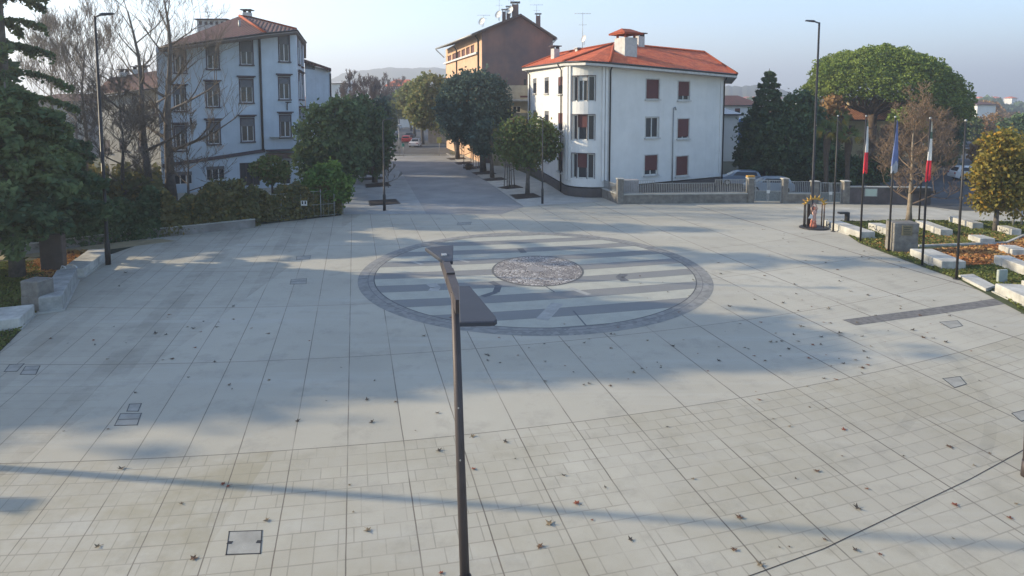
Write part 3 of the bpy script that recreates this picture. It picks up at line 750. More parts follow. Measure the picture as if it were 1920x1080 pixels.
# string course, drain pipe, ledge
def ribbon(Wa, pts, h, pr, name, m, par):
    g = MB()
    for (x0, y0), (x1, y1) in zip(pts, pts[1:]):
        a, za = Wa.px(x0, y0); b_, zb = Wa.px(x1, y1); q, tt, n = Wa.at((a + b_) / 2); m_ = (a + b_) / 2
        vs = []
        for o in (.001, pr):
            for s_, z_ in ((a, za), (b_, zb)):
                r = q + tt * (s_ - m_) + n * o; vs += [(r.x, r.y, z_ - h / 2), (r.x, r.y, z_ + h / 2)]
        g.add(vs, [(4, 6, 7, 5), (1, 5, 7, 3), (0, 2, 6, 4), (0, 4, 5, 1), (2, 3, 7, 6)])
    return g.build(name, m, par)
ribbon(W1, [(305, 311), (497, 282)], .32, .12, 'string_course', M_trim, t)
ribbon(W1, [(305, 95), (497, 69)], .30, .05, 'frieze', mat('frieze_paint', (.20, .21, .23), .8, .1, 2), t)
ribbon(W2, [(498, 282), (553, 280)], .14, .9, 'ledge', M_trim, t)
ribbon(W2, [(498, 292), (553, 291)], .5, .7, 'canopy', mat('rust_fascia', (.13, .09, .08), .8, .15, 3), t)
ribbon(W2, [(505, 257), (553, 257)], .05, .5, 'window_ledge', M_galv, t)
q, tt, n = W1.at(W1.s[-1] - .08, .12); g = MB(); g.tube((q.x, q.y, 3.6), (q.x, q.y, tops[1] - .2), .11, n=8); g.build('drain_pipe', M_dark, t)
q, tt, n = W4.at(W4.s[-1] - .15, .1); g = MB(); g.tube((q.x, q.y, 0), (q.x, q.y, W4.top[1] - .3), .09, n=8); g.build('drain_pipe', M_dark, t)
q, tt, n = W2.at(W2.s[-1] * .68, .1); g = MB(); z = P(533, 195, 61).z; g.path([(q.x, q.y, z - .6), (q.x, q.y, z), (q.x + n.x * .35, q.y + n.y * .35, z + .15)], .05); g.box((q.x + n.x * .4, q.y + n.y * .4, z + .16), (.5, .25, .1)); g.build('wall_lamp', M_dark, t)
Ev = [P(296, 89, 54.3), P(497, 61.5, 57.6), P(557, 55.5, 60.3), P(574, 79, 69.5), P(574, 106, 80), P(330, 124, 78)]
Av = [P(449, 30, 65), P(470, 33, 70)]
Er = roof(t, Ev, Av, [(0, 1, 6), (1, 2, 6), (2, 3, 7, 6), (3, 4, 7), (4, 5, 7), (5, 0, 6, 7)], M_tileD, M_eave, gutter=4)
g = MB(); g.path([Ev[1] + Vector((0, 0, .04)), Av[0] + Vector((0, 0, .05))], .13, 6); g.path([Av[0] + Vector((0, 0, .05)), Av[1] + Vector((0, 0, .05)), Ev[2].lerp(Av[1], .02) + Vector((0, 0, .05))], .12, 6); g.build('ridge_tiles', M_tileR, Er)
chimney(Er, P(464, 36, 71) - Vector((0, 0, .3)), .8, .7, 1.0, M_chimw, M_dark)
p = P(402, 44, 71); g = MB(); g.box((p.x, p.y, p.z - .9), (3.2, 1.4, 2.4)); at = g.build('roof_terrace', M_chimw, Er)
g = MB()
for k in range(5): g.box((p.x - 1.2 + k * .6, p.y - .72, p.z - .05), (.28, .05, .35))
g.build('vent', M_trim, at); g = MB(); g.bbox((p.x, p.y, p.z + .37), (3.6, 1.8, .12)); g.build('coping', M_trim, at)
g = MB(); v = P(449, 46, 60.6); g.tube(v - Vector((0, 0, .5)), v + Vector((0, 0, .4)), .11, n=8); g.build('vent_pipe', M_galv, Er)
antenna('small aerial on the roof terrace of the pale blue building', P(390, 44, 71) - Vector((0, 0, .3)), 1.6, 4, .8)

# ---- the old two-storey house behind the bare trees
M_old = mat('aged_grey_render', (.36, .35, .33), .92, .16, 1.0, .3, streak=.4)
a, b_ = P(180, 0, 66), P(303, 0, 62); a.z = b_.z = 0
t = thing('old_house', 'low grey old house with brown tiled roof seen through bare trees', 'house', ((a.x + b_.x) / 2, 66, 0))
W_ = Wall([a, b_], [P(180, 182, 66).z, P(303, 165, 62).z])
for x0, y0, x1, y1 in ((222, 200, 233, 222), (255, 196, 266, 220), (284, 192, 296, 216)): window(W_, t, (x0, y0, x1, y1), blind=0, fm=M_trim, sill=M_trim)
for x0, y0, x1, y1 in ((192, 262, 206, 285), (223, 259, 237, 281), (258, 262, 270, 284)): window(W_, t, (x0, y0, x1, y1), blind=.6, bm=M_trim, fm=M_trim, sill=M_trim)
W_.build(M_old, t); g = MB(); g.add([a, (a.x - 4, a.y + 10, 0), (a.x - 4, a.y + 10, W_.top[0]), (a.x, a.y, W_.top[0])], [(3, 2, 1, 0)]); g.build('side_wall', M_old, t)
roof(t, [P(178, 178, 65.3), P(306, 163, 61.3), P(310, 160, 74), P(176, 176, 78)], [P(205, 146, 71), P(304, 131, 68)], [(0, 1, 5, 4), (1, 2, 5), (2, 3, 4, 5), (3, 0, 4)], M_tileD, M_eave, gutter=2)
for x, y in ((234, 140), (258, 135), (268, 133)): chimney(t, P(x, y + 4, 70), .8, .6, .5, M_chimw, M_trim)

# ---- the white house with the rounded corner bay
M_whr = mat('white_render', (.64, .63, .61), .9, .05, .6, .12, streak=.14)
M_red = mat('red_roller_blind', (.11, .035, .035), .7, .1, 8)
M_plinth = mat('brown_plinth', (.10, .088, .085), .9, .12, 2)
a0 = P(990, 0, 75.5); a1 = G(1056, 362.5); b1 = G(1141, 369.5); c1 = P(1362, 0, 61.6); a0.z = c1.z = 0
ch = b1 - a1; cn = Vector((ch.y, -ch.x, 0)).normalized(); arc = []
for i in range(13):
    u = i / 12; arc.append(a1 + ch * u + cn * (1.35 * (1 - (2 * u - 1) ** 2) ** .8))
t = thing('white_house', 'white three storey house with rounded corner bay and bright red tiled roof', 'house', (9, 60, 0))
ze = P(1060, 121, a1.y).z; z0_ = P(990, 131, a0.y).z; z3 = P(1362, 143, c1.y).z
WL = Wall([a0, a1], [z0_, ze]); WB = Wall(arc, [ze] * 13); WF = Wall([b1, c1], [ze, z3])
for x0, y0, x1, y1 in ((999.5, 147, 1006, 175), (1021, 145, 1029, 175), (1046.5, 144, 1055, 176), (999, 207, 1006, 237), (1021, 208, 1029, 240), (1046.5, 212, 1055, 244), (999, 268, 1006, 296), (1021, 273, 1029, 303), (1046.5, 283, 1055, 322)):
    window(WL, t, (x0, y0, x1, y1), blind=.55 if x0 > 1040 else .25, bm=M_red if x0 > 1040 else M_blindg, fm=M_trim, mull=1, sill=M_chimw)
ba, bb = WB.px(1073, 200)[0], WB.px(1116, 200)[0]
for y0, y1, bl in ((142, 190, .15), (215, 263, .62), (288, 335, .62)):
    z1 = P(1095, y0, 53.6).z; z0 = P(1095, y1, 53.6).z; k = (bb - ba); cuts = [ba, ba + k * .27, ba + k * .70, bb]
    for i in range(3): window(WB, t, (cuts[i] + .02, cuts[i + 1] - .02, z0, z1), blind=bl if i == 1 else 0.0, bm=M_red if y0 > 150 else M_chimw, fm=M_white, mull=1 if i == 1 and y0 < 150 else 0, direct=True, depth=.25, fw=.09, surr=M_trim, surw=.05)
for x0, y0, x1, y1, bl in ((1212, 149, 1236, 186, .95), (1272, 153, 1293, 188, .95), (1211, 220, 1235, 258, 0), (1271, 223, 1292, 260, .9), (1209, 291, 1233, 328, .95), (1268, 293, 1290, 330, .95)):
    window(WF, t, (x0, y0, x1, y1), blind=bl, bm=M_red, fm=M_white, mull=1, sill=M_chimw, surr=M_chimw, surw=.09)
for W_ in (WL, WB, WF): W_.build(M_whr, t, zb=.9)
# plinth
for nm, pl in (('plinth', [a0, a1] ), ('plinth', arc), ('plinth', [b1, c1])):
    w_ = Wall([(p.x, p.y) for p in pl], [P(1056, 346, a1.y).z] * len(pl)); g = MB()
    for i in range(len(pl) - 1):
        p_, q_ = w_.p[i], w_.p[i + 1]; tt = (q_ - p_).normalized(); n = Vector((tt.y, -tt.x, 0)); g.obox(p_, tt, n, -.02, (q_ - p_).length + .02, -.1, .05 + .001 * (i % 2), -.05, w_.top[0])
    g.build(nm, M_plinth, t)
c2 = P(1366, 0, 62.4); back = [(c1.x, c1.y), (c1.x - 3.5, c1.y + 12), (a0.x + 6, a0.y + 9), (a0.x, a0.y)]
g = MB()
for p_, q_ in zip(back, back[1:]): g.quad((p_[0], p_[1], 0), (q_[0], q_[1], 0), (q_[0], q_[1], z0_), (p_[0], p_[1], z0_ if p_ != back[0] else z3))
g.build('back_wall', M_whr, t)
def pipe(par, W_, x, ytop, z0, r=.065, off=.12, m=M_dark):
    s_, zt = W_.px(x, ytop); q, tt, n = W_.at(s_, off); g = MB(); g.path([(q.x + n.x * .4, q.y + n.y * .4, zt + .25), (q.x, q.y, zt - .35), (q.x, q.y, z0)], r, 8); g.build('drain_pipe', m, par)
pipe(t, WL, 1054.8, 124, .1); pipe(t, WF, 1143.5, 124, .1); pipe(t, WF, 1357, 146, .1); pipe(t, WL, 995, 135, .1)
s_, zt = WF.px(1262, 203); q, tt, n = WF.at(s_, .08); g = MB(); g.tube((q.x, q.y, .2), (q.x, q.y, zt), .05, n=6); g.path([(q.x, q.y, zt), (q.x + tt.x * .2, q.y + tt.y * .2, zt + .12), (q.x + tt.x * .32, q.y + tt.y * .32, zt - .15)], .05, 6); g.build('conduit', M_galv, t)
for x in (1065, 1070, 1131, 1136):
    s_ = WB.px(x, 200)[0]; q, tt, n = WB.at(s_, .0); g = MB(); g.obox(q, tt, n, -.10, .10, .002, .14, 1.4, ze - .25); g.build('pilaster', M_whr, t)
g = MB(); g.obox(*WF.at(WF.s[-1] - .25, 0), -.25, .24, .002, .06, 1.3, z3 - .3); g.build('corner_strip', M_whr, t)
ch2 = [P(979, 127, 75.2), P(1056, 115.6, a1.y - 1.0), P(1098, 113.8, a1.y - 4.1), P(1144, 117, b1.y - 1.2), P(1382, 139, 60.6), P(1372, 152, 77), P(1025, 140, 90)]
rv = [P(1152, 82, 62.5), P(1320, 98, 69.5), P(1045, 101, 76)]
Er = roof(t, ch2, rv, [(0, 1, 7, 9), (1, 2, 7), (2, 3, 7), (3, 4, 8, 7), (4, 5, 8), (5, 6, 9, 7, 8), (6, 0, 9)], M_tileR, M_chimw, th=.34, gutter=5)
g = MB(); z5 = Vector((0, 0, .05)); g.path([ch2[3] + z5, rv[0] + z5], .12, 6); g.path([rv[0] + z5, rv[1] + z5, ch2[4] + z5], .13, 6); g.path([ch2[1] + z5, rv[0] + z5], .11, 6); g.path([rv[0] + z5, rv[2] + z5, ch2[0] + z5], .12, 6); g.build('ridge_tiles', M_tileR, Er)
zz = R(30)
chimney(Er, P(1173, 108, 58), 1.45, 1.5, 1.75, M_chimw, M_tileR, zz, 'tiled')
chimney(Er, P(1198, 91, 64.5), .8, .8, 1.2, M_chimw, M_dark, zz)
chimney(Er, P(1041, 105, 72), .75, .7, .8, M_chimw, M_trim, zz)
chimney(Er, P(1084, 98, 70), .5, .5, .15, M_chimw, M_galv, zz)
antenna('tall television aerial on the red roof of the white house', P(1092, 96, 70), 4.2, 6, .9)
dish('white satellite dish on the aerial mast of the white house', P(1095, 84, 69.6), .42, R(-150))

# ---- the tall brown building behind
M_brick = mat('soot_brown_render', (.27, .155, .12), .92, .16, .13, .3, col2=(.085, .08, .09), streak=.45)
M_ochre = mat('ochre_render', (.58, .37, .24), .9, .1, 1, .15)
n0 = P(903, 0, 85); n1 = P(1037, 0, 85); f0 = P(835, 0, 115); n0.z = n1.z = f0.z = 0
t = thing('tall_building', 'tall brown building with sooty blank gable wall and loggia behind the white house', 'building', (-2, 92, 0))
zl = P(903, 56, 85).z; zr = P(1037, 68, 85).z; zp = P(974, 28, 85).z; zf = P(835, 93, 115).z
WS = Wall([f0, n0], [zf, zl]); WG = Wall([n0, P(974, 0, 85), n1], [zl, zp, zr])
for k in range(6):
    x0 = 839.5 + k * 8.6; window(WS, t, (x0, 104 - k * 3.9, x0 + 6.6, 117.5 - k * 2.3), blind=.97, bm=M_red, fm=M_ochre, mull=0, depth=.3)
for k in range(5):
    x0 = 841 + k * 10.5
    for z_ in (11.8, 8.4, 5.0): s0 = WS.px(x0, 100)[0]; window(WS, t, (s0, s0 + 1.7, z_ - 1.5, z_), blind=.9, bm=M_red, fm=M_trim, direct=True)
window(WG, t, (982, 148, 987, 168), blind=0, fm=M_trim, mull=0); window(WG, t, (967, 160, 977, 186), blind=0, fm=M_trim, mull=0)
WS.build(M_ochre, t); WG.build(M_brick, t, 'gable_wall')
ribbon(WS, [(835, 119.5), (897, 99)], .25, .35, 'balcony_band', M_white, t)
dv = (f0 - n0); g = MB(); g.quad((n1.x, n1.y, 0), (n1.x + dv.x, n1.y + dv.y, 0), (n1.x + dv.x, n1.y + dv.y, zr), (n1.x, n1.y, zr)); g.build('side_wall', M_brick, t)
sl_ = (P(903, 56, 85) - P(974, 28, 85)); dn = dv.normalized() * -.6
le = P(903, 56, 85) + sl_ * .28 + dn; re_ = P(1037, 68, 85) + (P(1037, 68, 85) - P(974, 28, 85)) * .08 + dn; rp = P(974, 26.5, 85) + dn; far = dv * 1.05
lf = P(817, 90, 113); V = [le, rp, re_, lf, rp + far, re_ + far]; th = Vector((0, 0, .28))
g = MB(); g.add(V + [v - th for v in V], [(0, 3, 4, 1), (1, 4, 5, 2), (6, 7, 10, 9), (7, 8, 11, 10), (0, 1, 7, 6), (1, 2, 8, 7), (3, 0, 6, 9), (2, 5, 11, 8), (5, 4, 10, 11), (4, 3, 9, 10)])
rf = g.build('roof', mat('dark_roof', (.12, .09, .08), .85, .15, 2), t, uvs=True)
g = MB(); g.tube(le - th * .5, lf - th * .5, .12, n=6); g.path([lf - th, P(833, 108, 114)], .08, 6); g.path([re_ - th * .5, re_ + Vector((-.9, .6, -1.0))], .08, 6); g.build('gutter', M_galv, rf)
pipe(t, WS, 898, 70, 1, .12); pipe(t, WS, 857, 90, 1, .1); 
for x, y, w_, h_ in ((966, 27, .9, 1.3), (945, 36, .5, 1.0), (953, 33, .5, 1.2), (1009, 44, .6, 1.0)): chimney(rf, P(x, y, 87), w_, w_, h_, M_brick, M_galv)
for x, y, h_, lb in ((936, 40, 3.2, 'tallest aerial left of the chimneys on the brown building'), (907, 50, 1.6, 'low aerial near the left eave of the brown building'), (1006, 44, 2.6, 'aerial on the right slope of the brown building'), (958, 33, 3.4, 'thin aerial beside the chimneys of the brown building')): antenna(lb, P(x, y, 88), h_, 4, .9)
for x, y, lb in ((935, 38, 'satellite dish in the middle of the left slope of the brown roof'), (957, 30, 'satellite dish next to the ridge chimneys of the brown roof'), (904, 51, 'satellite dish near the left eave of the brown roof')): dish(lb, P(x, y, 86.5), .55, R(-130))
# ---- small beige house between them
t = thing('beige_house', 'small beige house with stepped balcony squeezed before the brown gable', 'house', (1.2, 80, 0))
a = P(943, 0, 79); b_ = P(996, 0, 78); a.z = b_.z = 0; M_beige = mat('beige_render', (.42, .38, .30), .9, .12, 1.5, .2, streak=.3)
W_ = Wall([a, b_], [P(943, 190, 79).z, P(996, 190, 78).z])
window(W_, t, (961, 199, 976, 211), blind=0, fm=M_white, sill=M_chimw); window(W_, t, (955, 224, 968, 242), blind=.5, bm=M_red, fm=M_trim); window(W_, t, (980, 224, 990, 242), blind=.5, bm=M_red, fm=M_trim)
W_.build(M_beige, t); g = MB(); q = P(969, 188, 77.6); g.bbox((q.x, q.y + 1, q.z), (4.2, 3.2, .22)); g.build('roof_slab', M_chimw, t)
g = MB(); q = P(962, 215, 77.4); g.bbox((q.x, q.y + .7, q.z), (3.2, 1.2, .5)); g.build('balcony', M_beige, t)
g = MB(); g.box((P(940, 0, 81).x + 2, 86, 5.2), (7, 9, 10.4)); g.build('rear_block', M_beige, t)
g = MB(); q = P(984, 181, 77); g.bbox((q.x, q.y + .6, q.z), (1.1, 1.0, .22)); g.build('awning', M_red, t)
# ================================================================== street furniture
def lamp_flat(poly_px, z, th, parent, m, name='lamp_head'):
    """flat tapered luminaire from the outline of its top"""
    g = MB(); pts = [G(a, b, z) for a, b in poly_px]; c = sum(pts, Vector()) / len(pts)
    n = len(pts); v = [(c + (p - c) * .97) for p in pts]
    vs = [(p.x, p.y, z) for p in v] + [(p.x, p.y, z - .012) for p in pts] + [(p.x, p.y, z - th * .7) for p in pts] + [(c.x + (p.x - c.x) * .9, c.y + (p.y - c.y) * .9, z - th) for p in pts]
    fs = [tuple(range(n)), tuple(range(4 * n - 1, 3 * n - 1, -1))]
    for k in range(3):
        for i in range(n): j = (i + 1) % n; fs.append((k * n + i, (k + 1) * n + i, (k + 1) * n + j, k * n + j))
    g.add(vs, fs); o = g.build(name, m, parent); return o
base = G(873, 1118); ZL = 4.95
t = thing('street_lamp', 'double headed street lamp in the centre foreground, seen from above', 'street lamp', base, 'twin flat headed lamps')
g = MB(); top = P(853, 566, 10.12); g.path([(base.x, base.y, 0), (base.x * .5 + top.x * .5, base.y * .5 + top.y * .5, 2.3), (top.x, top.y, ZL - .03)], [.082, .074, .066], 16); g.build('pole', M_pole, t)
g = MB(); g.tube((base.x, base.y, 0), (base.x, base.y, .35), .11, .10, 14); g.build('base', M_pole, t)
Nn, Ff = G(861, 560, ZL), G(833, 482, ZL); g = MB(); dd = (Ff - Nn); tt = dd.normalized(); n = Vector((tt.y, -tt.x, 0))
g.obox(Nn, tt, n, -.12, dd.length + .25, -.07, .07, ZL - .2, ZL + .02); arm = g.build('arm', M_pole, t)
g = MB(); g.obox(Nn, tt, n, dd.length - .05, dd.length + .12, -.05, .05, ZL + .021, ZL + .05); g.build('end_plate', M_galv, arm)
g = MB(); g.obox(Nn, tt, n, dd.length * .50, dd.length * .62, -.075, .075, ZL - .17, ZL + .05); g.build('clamp', M_pole, arm)
lamp_flat([(860, 535), (880, 535), (930, 594), (932, 599), (927, 602.5), (862, 604)], ZL + .03, .09, t, M_head)
lamp_flat([(797, 464), (850, 459), (849, 489), (833, 490)], ZL + .03, .09, t, M_head)
for f, k in ((.45, 0), (.62, 1)):
    g = MB(); q = Vector((base.x + (top.x - base.x) * f, base.y + (top.y - base.y) * f - .07, ZL * f)); g.lathe((q.x, q.y, q.z), [(.012, -.01), (.012, .01)], 8); g.build('bolt', M_galv, t)
c = copy_tree(t, loc=G(1925, 893), rz=R(-50), label='foot of a lamp post cut off by the right edge of the view')
bpy.data.objects.remove([o for o in c.children if o.name.startswith('lamp_head')][-1])
c = copy_tree(t, loc=(-24.2, 13.6, 0), rz=R(72), label='double headed street lamp off to the left, casting the two square shadows')

def tall_lamp(name, label, b, h, ax, arm, group, r=.085, drop=.0, cat='street lamp'):
    t = thing(name, label, cat, b, group); b = Vector(b)
    g = MB(); g.path([b, b + Vector((0, 0, 1.2)), b + Vector((0, 0, 1.25)), b + Vector((0, 0, h))], [r * 1.5, r * 1.5, r, r * .65], 10); g.build('pole', M_dark, t)
    d = Vector((math.cos(ax), math.sin(ax), 0)); top = b + Vector((0, 0, h))
    g = MB(); g.tube(top - Vector((0, 0, .05)), top + d * arm * .4 + Vector((0, 0, .06)), .045, n=8); g.build('arm', M_dark, t)
    g = MB(); n = Vector((-d.y, d.x, 0)); o = top + d * arm * .35; g.extr([(0, .02), (arm * .7, .10), (arm * .7, .16), (.1, .14), (0, .1)], o, d, n, -.14, .14); g.build('lamp_head', M_head, t)
    return t
tall_lamp('street_lamp', 'tall dark street lamp on the left, arm pointing right above the hedge', G(203, 496), 12.25, R(10), .8, 'tall single arm lamps')
tall_lamp('street_lamp', 'tall dark street lamp behind the orange figure, arm pointing left', G(1521, 420), 13.3, R(170), .8, 'tall single arm lamps', .09)
tall_lamp('street_lamp', 'slim street lamp on the right pavement before the white house', G(1017, 382), 6.9, R(180), .5, 'slim pavement lamps', .065)
tall_lamp('street_lamp', 'slim street lamp at the first tree bed left of the street', G(721, 395), 6.8, R(0), .8, 'slim pavement lamps', .075)
tall_lamp('street_lamp', 'tall pole left outside the view whose long thin shadow crosses the foreground', (-19.5, 14.25, 0), 12.2, R(80), .8, 'tall single arm lamps', .12)

# flagpoles and limp flags
def flagpole(px, py, label, h=7.25):
    b = G(px, py); t = thing('flagpole', label, 'flagpole', b, 'flagpoles along the lawn')
    g = MB(); g.path([b, b + Vector((0, 0, h * .5)), b + Vector((0, 0, h))], [.055, .05, .035], 10); g.build('pole', M_dark, t)
    g = MB(); g.lathe(b + Vector((0, 0, h)), [(.02, 0), (.055, .04), (.05, .09), (.01, .12)], 10); g.build('finial', M_galv, t)
    g = MB(); g.lathe(b, [(.14, 0), (.14, .02), (.09, .03)], 12); g.build('base_plate', M_dark, t)
    return b, h
def flag(pos, z1, z0, cols, label, seed, w=.34, cat='flag'):
    """a limp hanging flag: folds as a closed wavy tube; cols are (height share, material, part name)"""
    t = thing('flag', label, cat, (pos.x, pos.y, z1), 'flags hanging limp'); rnd = random.Random(seed); N = 18; K = 14
    def ring(f):
        ww = w * (.10 + 1.0 * f ** .75) * (1 - .12 * max(0, f - .85) / .15); r = []
        for i in range(N):
            a = 2 * PI * i / N; fold = 1 + .34 * math.sin(a * 3 + seed + f * 1.5) + .16 * math.sin(a * 5 + f * 3)
            r.append((pos.x + .03 + ww * .5 * (math.cos(a) * fold * .95 - .35 * f) , pos.y + ww * .32 * math.sin(a) * fold, z1 + (z0 - z1) * f - (.18 * math.sin(a * 2 + 1) * f if f > .8 else 0)))
        return r
    f0 = 0
    for sh, m, nm in cols:
        f1 = f0 + sh; g = MB(); n = max(2, int(K * sh) + 1); vs = []
        for k in range(n + 1): vs += ring(f0 + (f1 - f0) * k / n)
        fs = [(k * N + i, k * N + (i + 1) % N, (k + 1) * N + (i + 1) % N, (k + 1) * N + i) for k in range(n) for i in range(N)]
        g.add(vs, fs, True); g.add(vs[:N], [tuple(range(N))]); g.add(vs[-N:], [tuple(range(N - 1, -1, -1))]); g.build(nm, m, t); f0 = f1
    return t
F_w = mat('flag_white', (.62, .60, .57), .9, .05, 5); F_r = mat('flag_red', (.62, .03, .05), .9, .08, 5); F_g = mat('flag_green', (.10, .15, .11), .9, .1, 5)
F_b = mat('flag_blue', (.13, .17, .34), .9, .1, 5); F_y = mat('flag_yellow', (.55, .42, .10), .9, .1, 5); F_c = mat('flag_cream', (.50, .47, .38), .9, .08, 5)
flagpole(1562, 434, 'first flagpole from the left, without a flag, at the end of the white bench', 7.2)
p, h = flagpole(1613, 453.5, 'flagpole second from the left with a white and red flag'); flag(p + Vector((.08, 0, 0)), h - .1, 5.0 - .85, [(.14, F_g, 'green_stripe'), (.50, F_w, 'white_stripe'), (.36, F_r, 'red_stripe')], 'limp tricolour flag with white and red showing, leftmost of the flags', 1, .22)
p, h = flagpole(1666, 472, 'flagpole in the middle with the blue flag'); flag(p + Vector((.08, 0, 0)), h - .1, 4.45, [(.86, F_b, 'blue_cloth'), (.14, mat('flag_pale_blue', (.36, .38, .42), .9, .15, 8), 'ring_of_stars')], 'limp greyish blue flag between the two tricolours', 2, .30)
p, h = flagpole(1729, 497.5, 'flagpole with the cream and red flag, beside the front white bench'); flag(p + Vector((.06, 0, 0)), h - .1, 4.35, [(.18, F_c, 'hoist'), (.12, F_g, 'green_stripe'), (.38, F_w, 'white_stripe'), (.32, F_r, 'red_stripe')], 'limp tricolour flag with red lower end, rightmost of the flags', 3, .24)
flagpole(1793, 523.5, 'rightmost flagpole, bare, beside the low stone slab', 7.2)
flagpole(1723, 414.5, 'slimmer bare pole standing back on the lawn beyond the brown tree', 5.2)

# benches
def bench(p, q, label, w=.85, h=.42, segs=(.5,), nm='stone_bench', group='white stone benches', m=None, graf=None, side=1):
    a, c = G(*p), G(*q); tt = (c - a).normalized(); n = Vector((-tt.y, tt.x, 0)) * side; L = (c - a).length
    t = thing(nm, label, 'bench', (a + c) / 2 + n * w / 2, group); cuts = [0] + [s * L for s in segs] + [L]; ang = math.atan2(tt.y, tt.x)
    for u, v in zip(cuts, cuts[1:]):
        g = MB(); mid = a + tt * (u + v) / 2 + n * w / 2; g.bbox((mid.x, mid.y, h / 2), (v - u - .02, w, h), ang, .025); o = g.build('block', m or M_stone, t)
    g = MB(); mid = a + tt * L / 2 + n * w / 2; g.box((mid.x, mid.y, .03), (L + .12, w + .14, .056), ang); g.build('footing', M_conc, t)
    if graf:
        g = MB(); rnd = random.Random(int(p[0])); f0, f1 = graf; pts = []
        for k in range(12): s = (f0 + (f1 - f0) * k / 11) * L; q_ = a + tt * s - n * .018; pts.append((q_.x, q_.y, h * (.5 + .3 * math.sin(k * 1.3 + p[0]) * math.cos(k * .7))))
        g.path(pts, .014, 5); g.build('graffiti', M_dark, t)
    return t
bench((1543, 424), (1612, 448), 'long white bench of blocks behind the first flagpoles, next to the orange figure', .95, .42, (.22, .5), graf=(.1, .22))
bench((1627, 430.5), (1678, 448), 'white bench with black scrawl just left of the grey stone pillar', .8, .45, (.55,), graf=(.05, .5))
bench((1705, 480.5), (1765, 505.5), 'white bench on the plaza edge between the pillar and the rightmost flagpole', 1.15, .42, (.62,))
bench((1715, 424.5), (1763, 443), 'white bench on the grass right of the grey stone pillar', .7, .42, (.2,))
bench((1778, 417), (1823, 430), 'white bench at the far edge of the lawn by the road', .7, .42, (.82,))
bench((1814, 451), (1837, 458.5), 'short white bench in the middle of the lawn near the kerb', .85, .36, ())
bench((1871, 470.5), (1897, 480), 'short white bench on the leaf covered path', .85, .36, ())
bench((1862, 495.5), (1925, 521), 'long white bench with a step beyond the orange leaves', .7, .48, (.25,))
bench((1864, 549), (1965, 598), 'nearest long white bench at the lower right plaza edge', 1.0, .42, (.7,))
bench((1868, 434.5), (1896, 442.5), 'short scrawled bench under the yellow leaved tree', .6, .42, (.55,), graf=(.2, .8))
bench((1913, 541), (1950, 556), 'bench end cut by the right edge above the nearest bench', .7, .38, ())
g = MB(); a = [G(*q) for q in ((1797, 521), (1824, 519), (1866, 541), (1848, 547))]; g.prism([(p.x, p.y) for p in a], .0, .14); tag(g.build('stone_slab', M_stone), 'low flat stone slab at the foot of the rightmost flagpole', 'slab')
g = MB(); q = G(1878, 530); g.bbox((q.x, q.y, .3), (.5, .12, .6), .2); tag(g.build('marker_stone', mat('pale_marker', (.35, .38, .34), .8, .1, 3)), 'small upright greenish plate on the shaded grass near the nearest bench', 'marker')
# left side benches
bench((118, 583), (146, 527), 'taller pale bench on the left park edge with a white painted end', .75, .62, (.15,), side=1, group='left park benches', m=mat('shaded_bench_stone', (.38, .38, .36), .85, .2, 2, .3, streak=.4))
bench((158, 519), (208, 479), 'long low bench running back to the tall left lamp', 1.0, .40, (.5,), side=1, group='left park benches')
bench((38, 618), (66, 590), 'broad white slab bench at the far left lower edge', 1.3, .42, (), side=1, group='left park benches')
for k, (x, y, lb) in enumerate(((120, 518, 'left white metal hoop by the left benches'), (141, 517, 'right white metal hoop by the left benches'))):
    b = G(x, y); g = MB(); g.path([b + Vector((-.2, .1, 0)), b + Vector((-.2, .1, .35)), b + Vector((-.1, .05, .48)), b + Vector((.1, -.05, .48)), b + Vector((.2, -.1, .35)), b + Vector((.2, -.1, 0))], .025, 8); tag(g.build('metal_hoop', M_white), lb, 'bike rack', 'white hoops')

# stone pillars
def pillar(b, sz, rz, label, plaque=None, blocks=3, m=M_wallst, nm='stone_pillar'):
    t = thing(nm, label, 'pillar', b); h = sz[2] / blocks
    for k in range(blocks): g = MB(); g.bbox((b.x, b.y, h * (k + .5)), (sz[0] - .02 * (k % 2), sz[1] - .02 * (k % 2), h - .008), rz, .03); g.build('block', m, t)
    if plaque:
        g = MB(); o = Vector((b.x, b.y, 0)); tt = Vector((math.cos(rz), math.sin(rz), 0)); n = Vector((math.sin(rz), -math.cos(rz), 0))
        g.obox(o, tt, n, plaque[0], plaque[1], sz[1] / 2 + .002, sz[1] / 2 + .04, plaque[2], plaque[3]); pl = g.build('plaque', mat('bronze_plaque', (.20, .17, .10), .6, .15, 5), t)
        g = MB()
        for k in range(4): z = plaque[3] - .12 - k * .12; g.obox(o, tt, n, plaque[0] + .08, plaque[1] - .08 - .05 * (k % 2), sz[1] / 2 + .041, sz[1] / 2 + .046, z, z + .03)
        g.build('inscription', M_dark, pl)
    return t
b = G(1699, 474); pillar(b + Vector((0, .45, 0)), (1.3, .9, 1.62), R(-4), 'grey stone pillar with small plaque at the edge of the plaza and lawn', (-.25, .28, .95, 1.5))
b = G(96, 508); pillar(b + Vector((0, .2, 0)), (1.0, .4, 1.75), R(8), 'dark upright stone slab beside the big conifer trunk', blocks=1, m=mat('dark_stele', (.12, .095, .085), .85, .15, 2, .3))
b = G(60, 585); pillar(b + Vector((0, .35, 0)), (.85, .7, 1.2), R(-10), 'grey block pillar of two stones next to the pale left bench', blocks=2)
b = G(1584, 417); t = thing('litter_bin', 'dark box shaped bin on the paving behind the long white bench', 'bin', b); g = MB(); g.bbox((b.x, b.y + .2, .62), (.7, .35, .12)); g.build('lid', M_dark, t); g = MB(); g.bbox((b.x + .25, b.y + .2, .28), (.2, .33, .56)); g.build('body', M_dark, t)

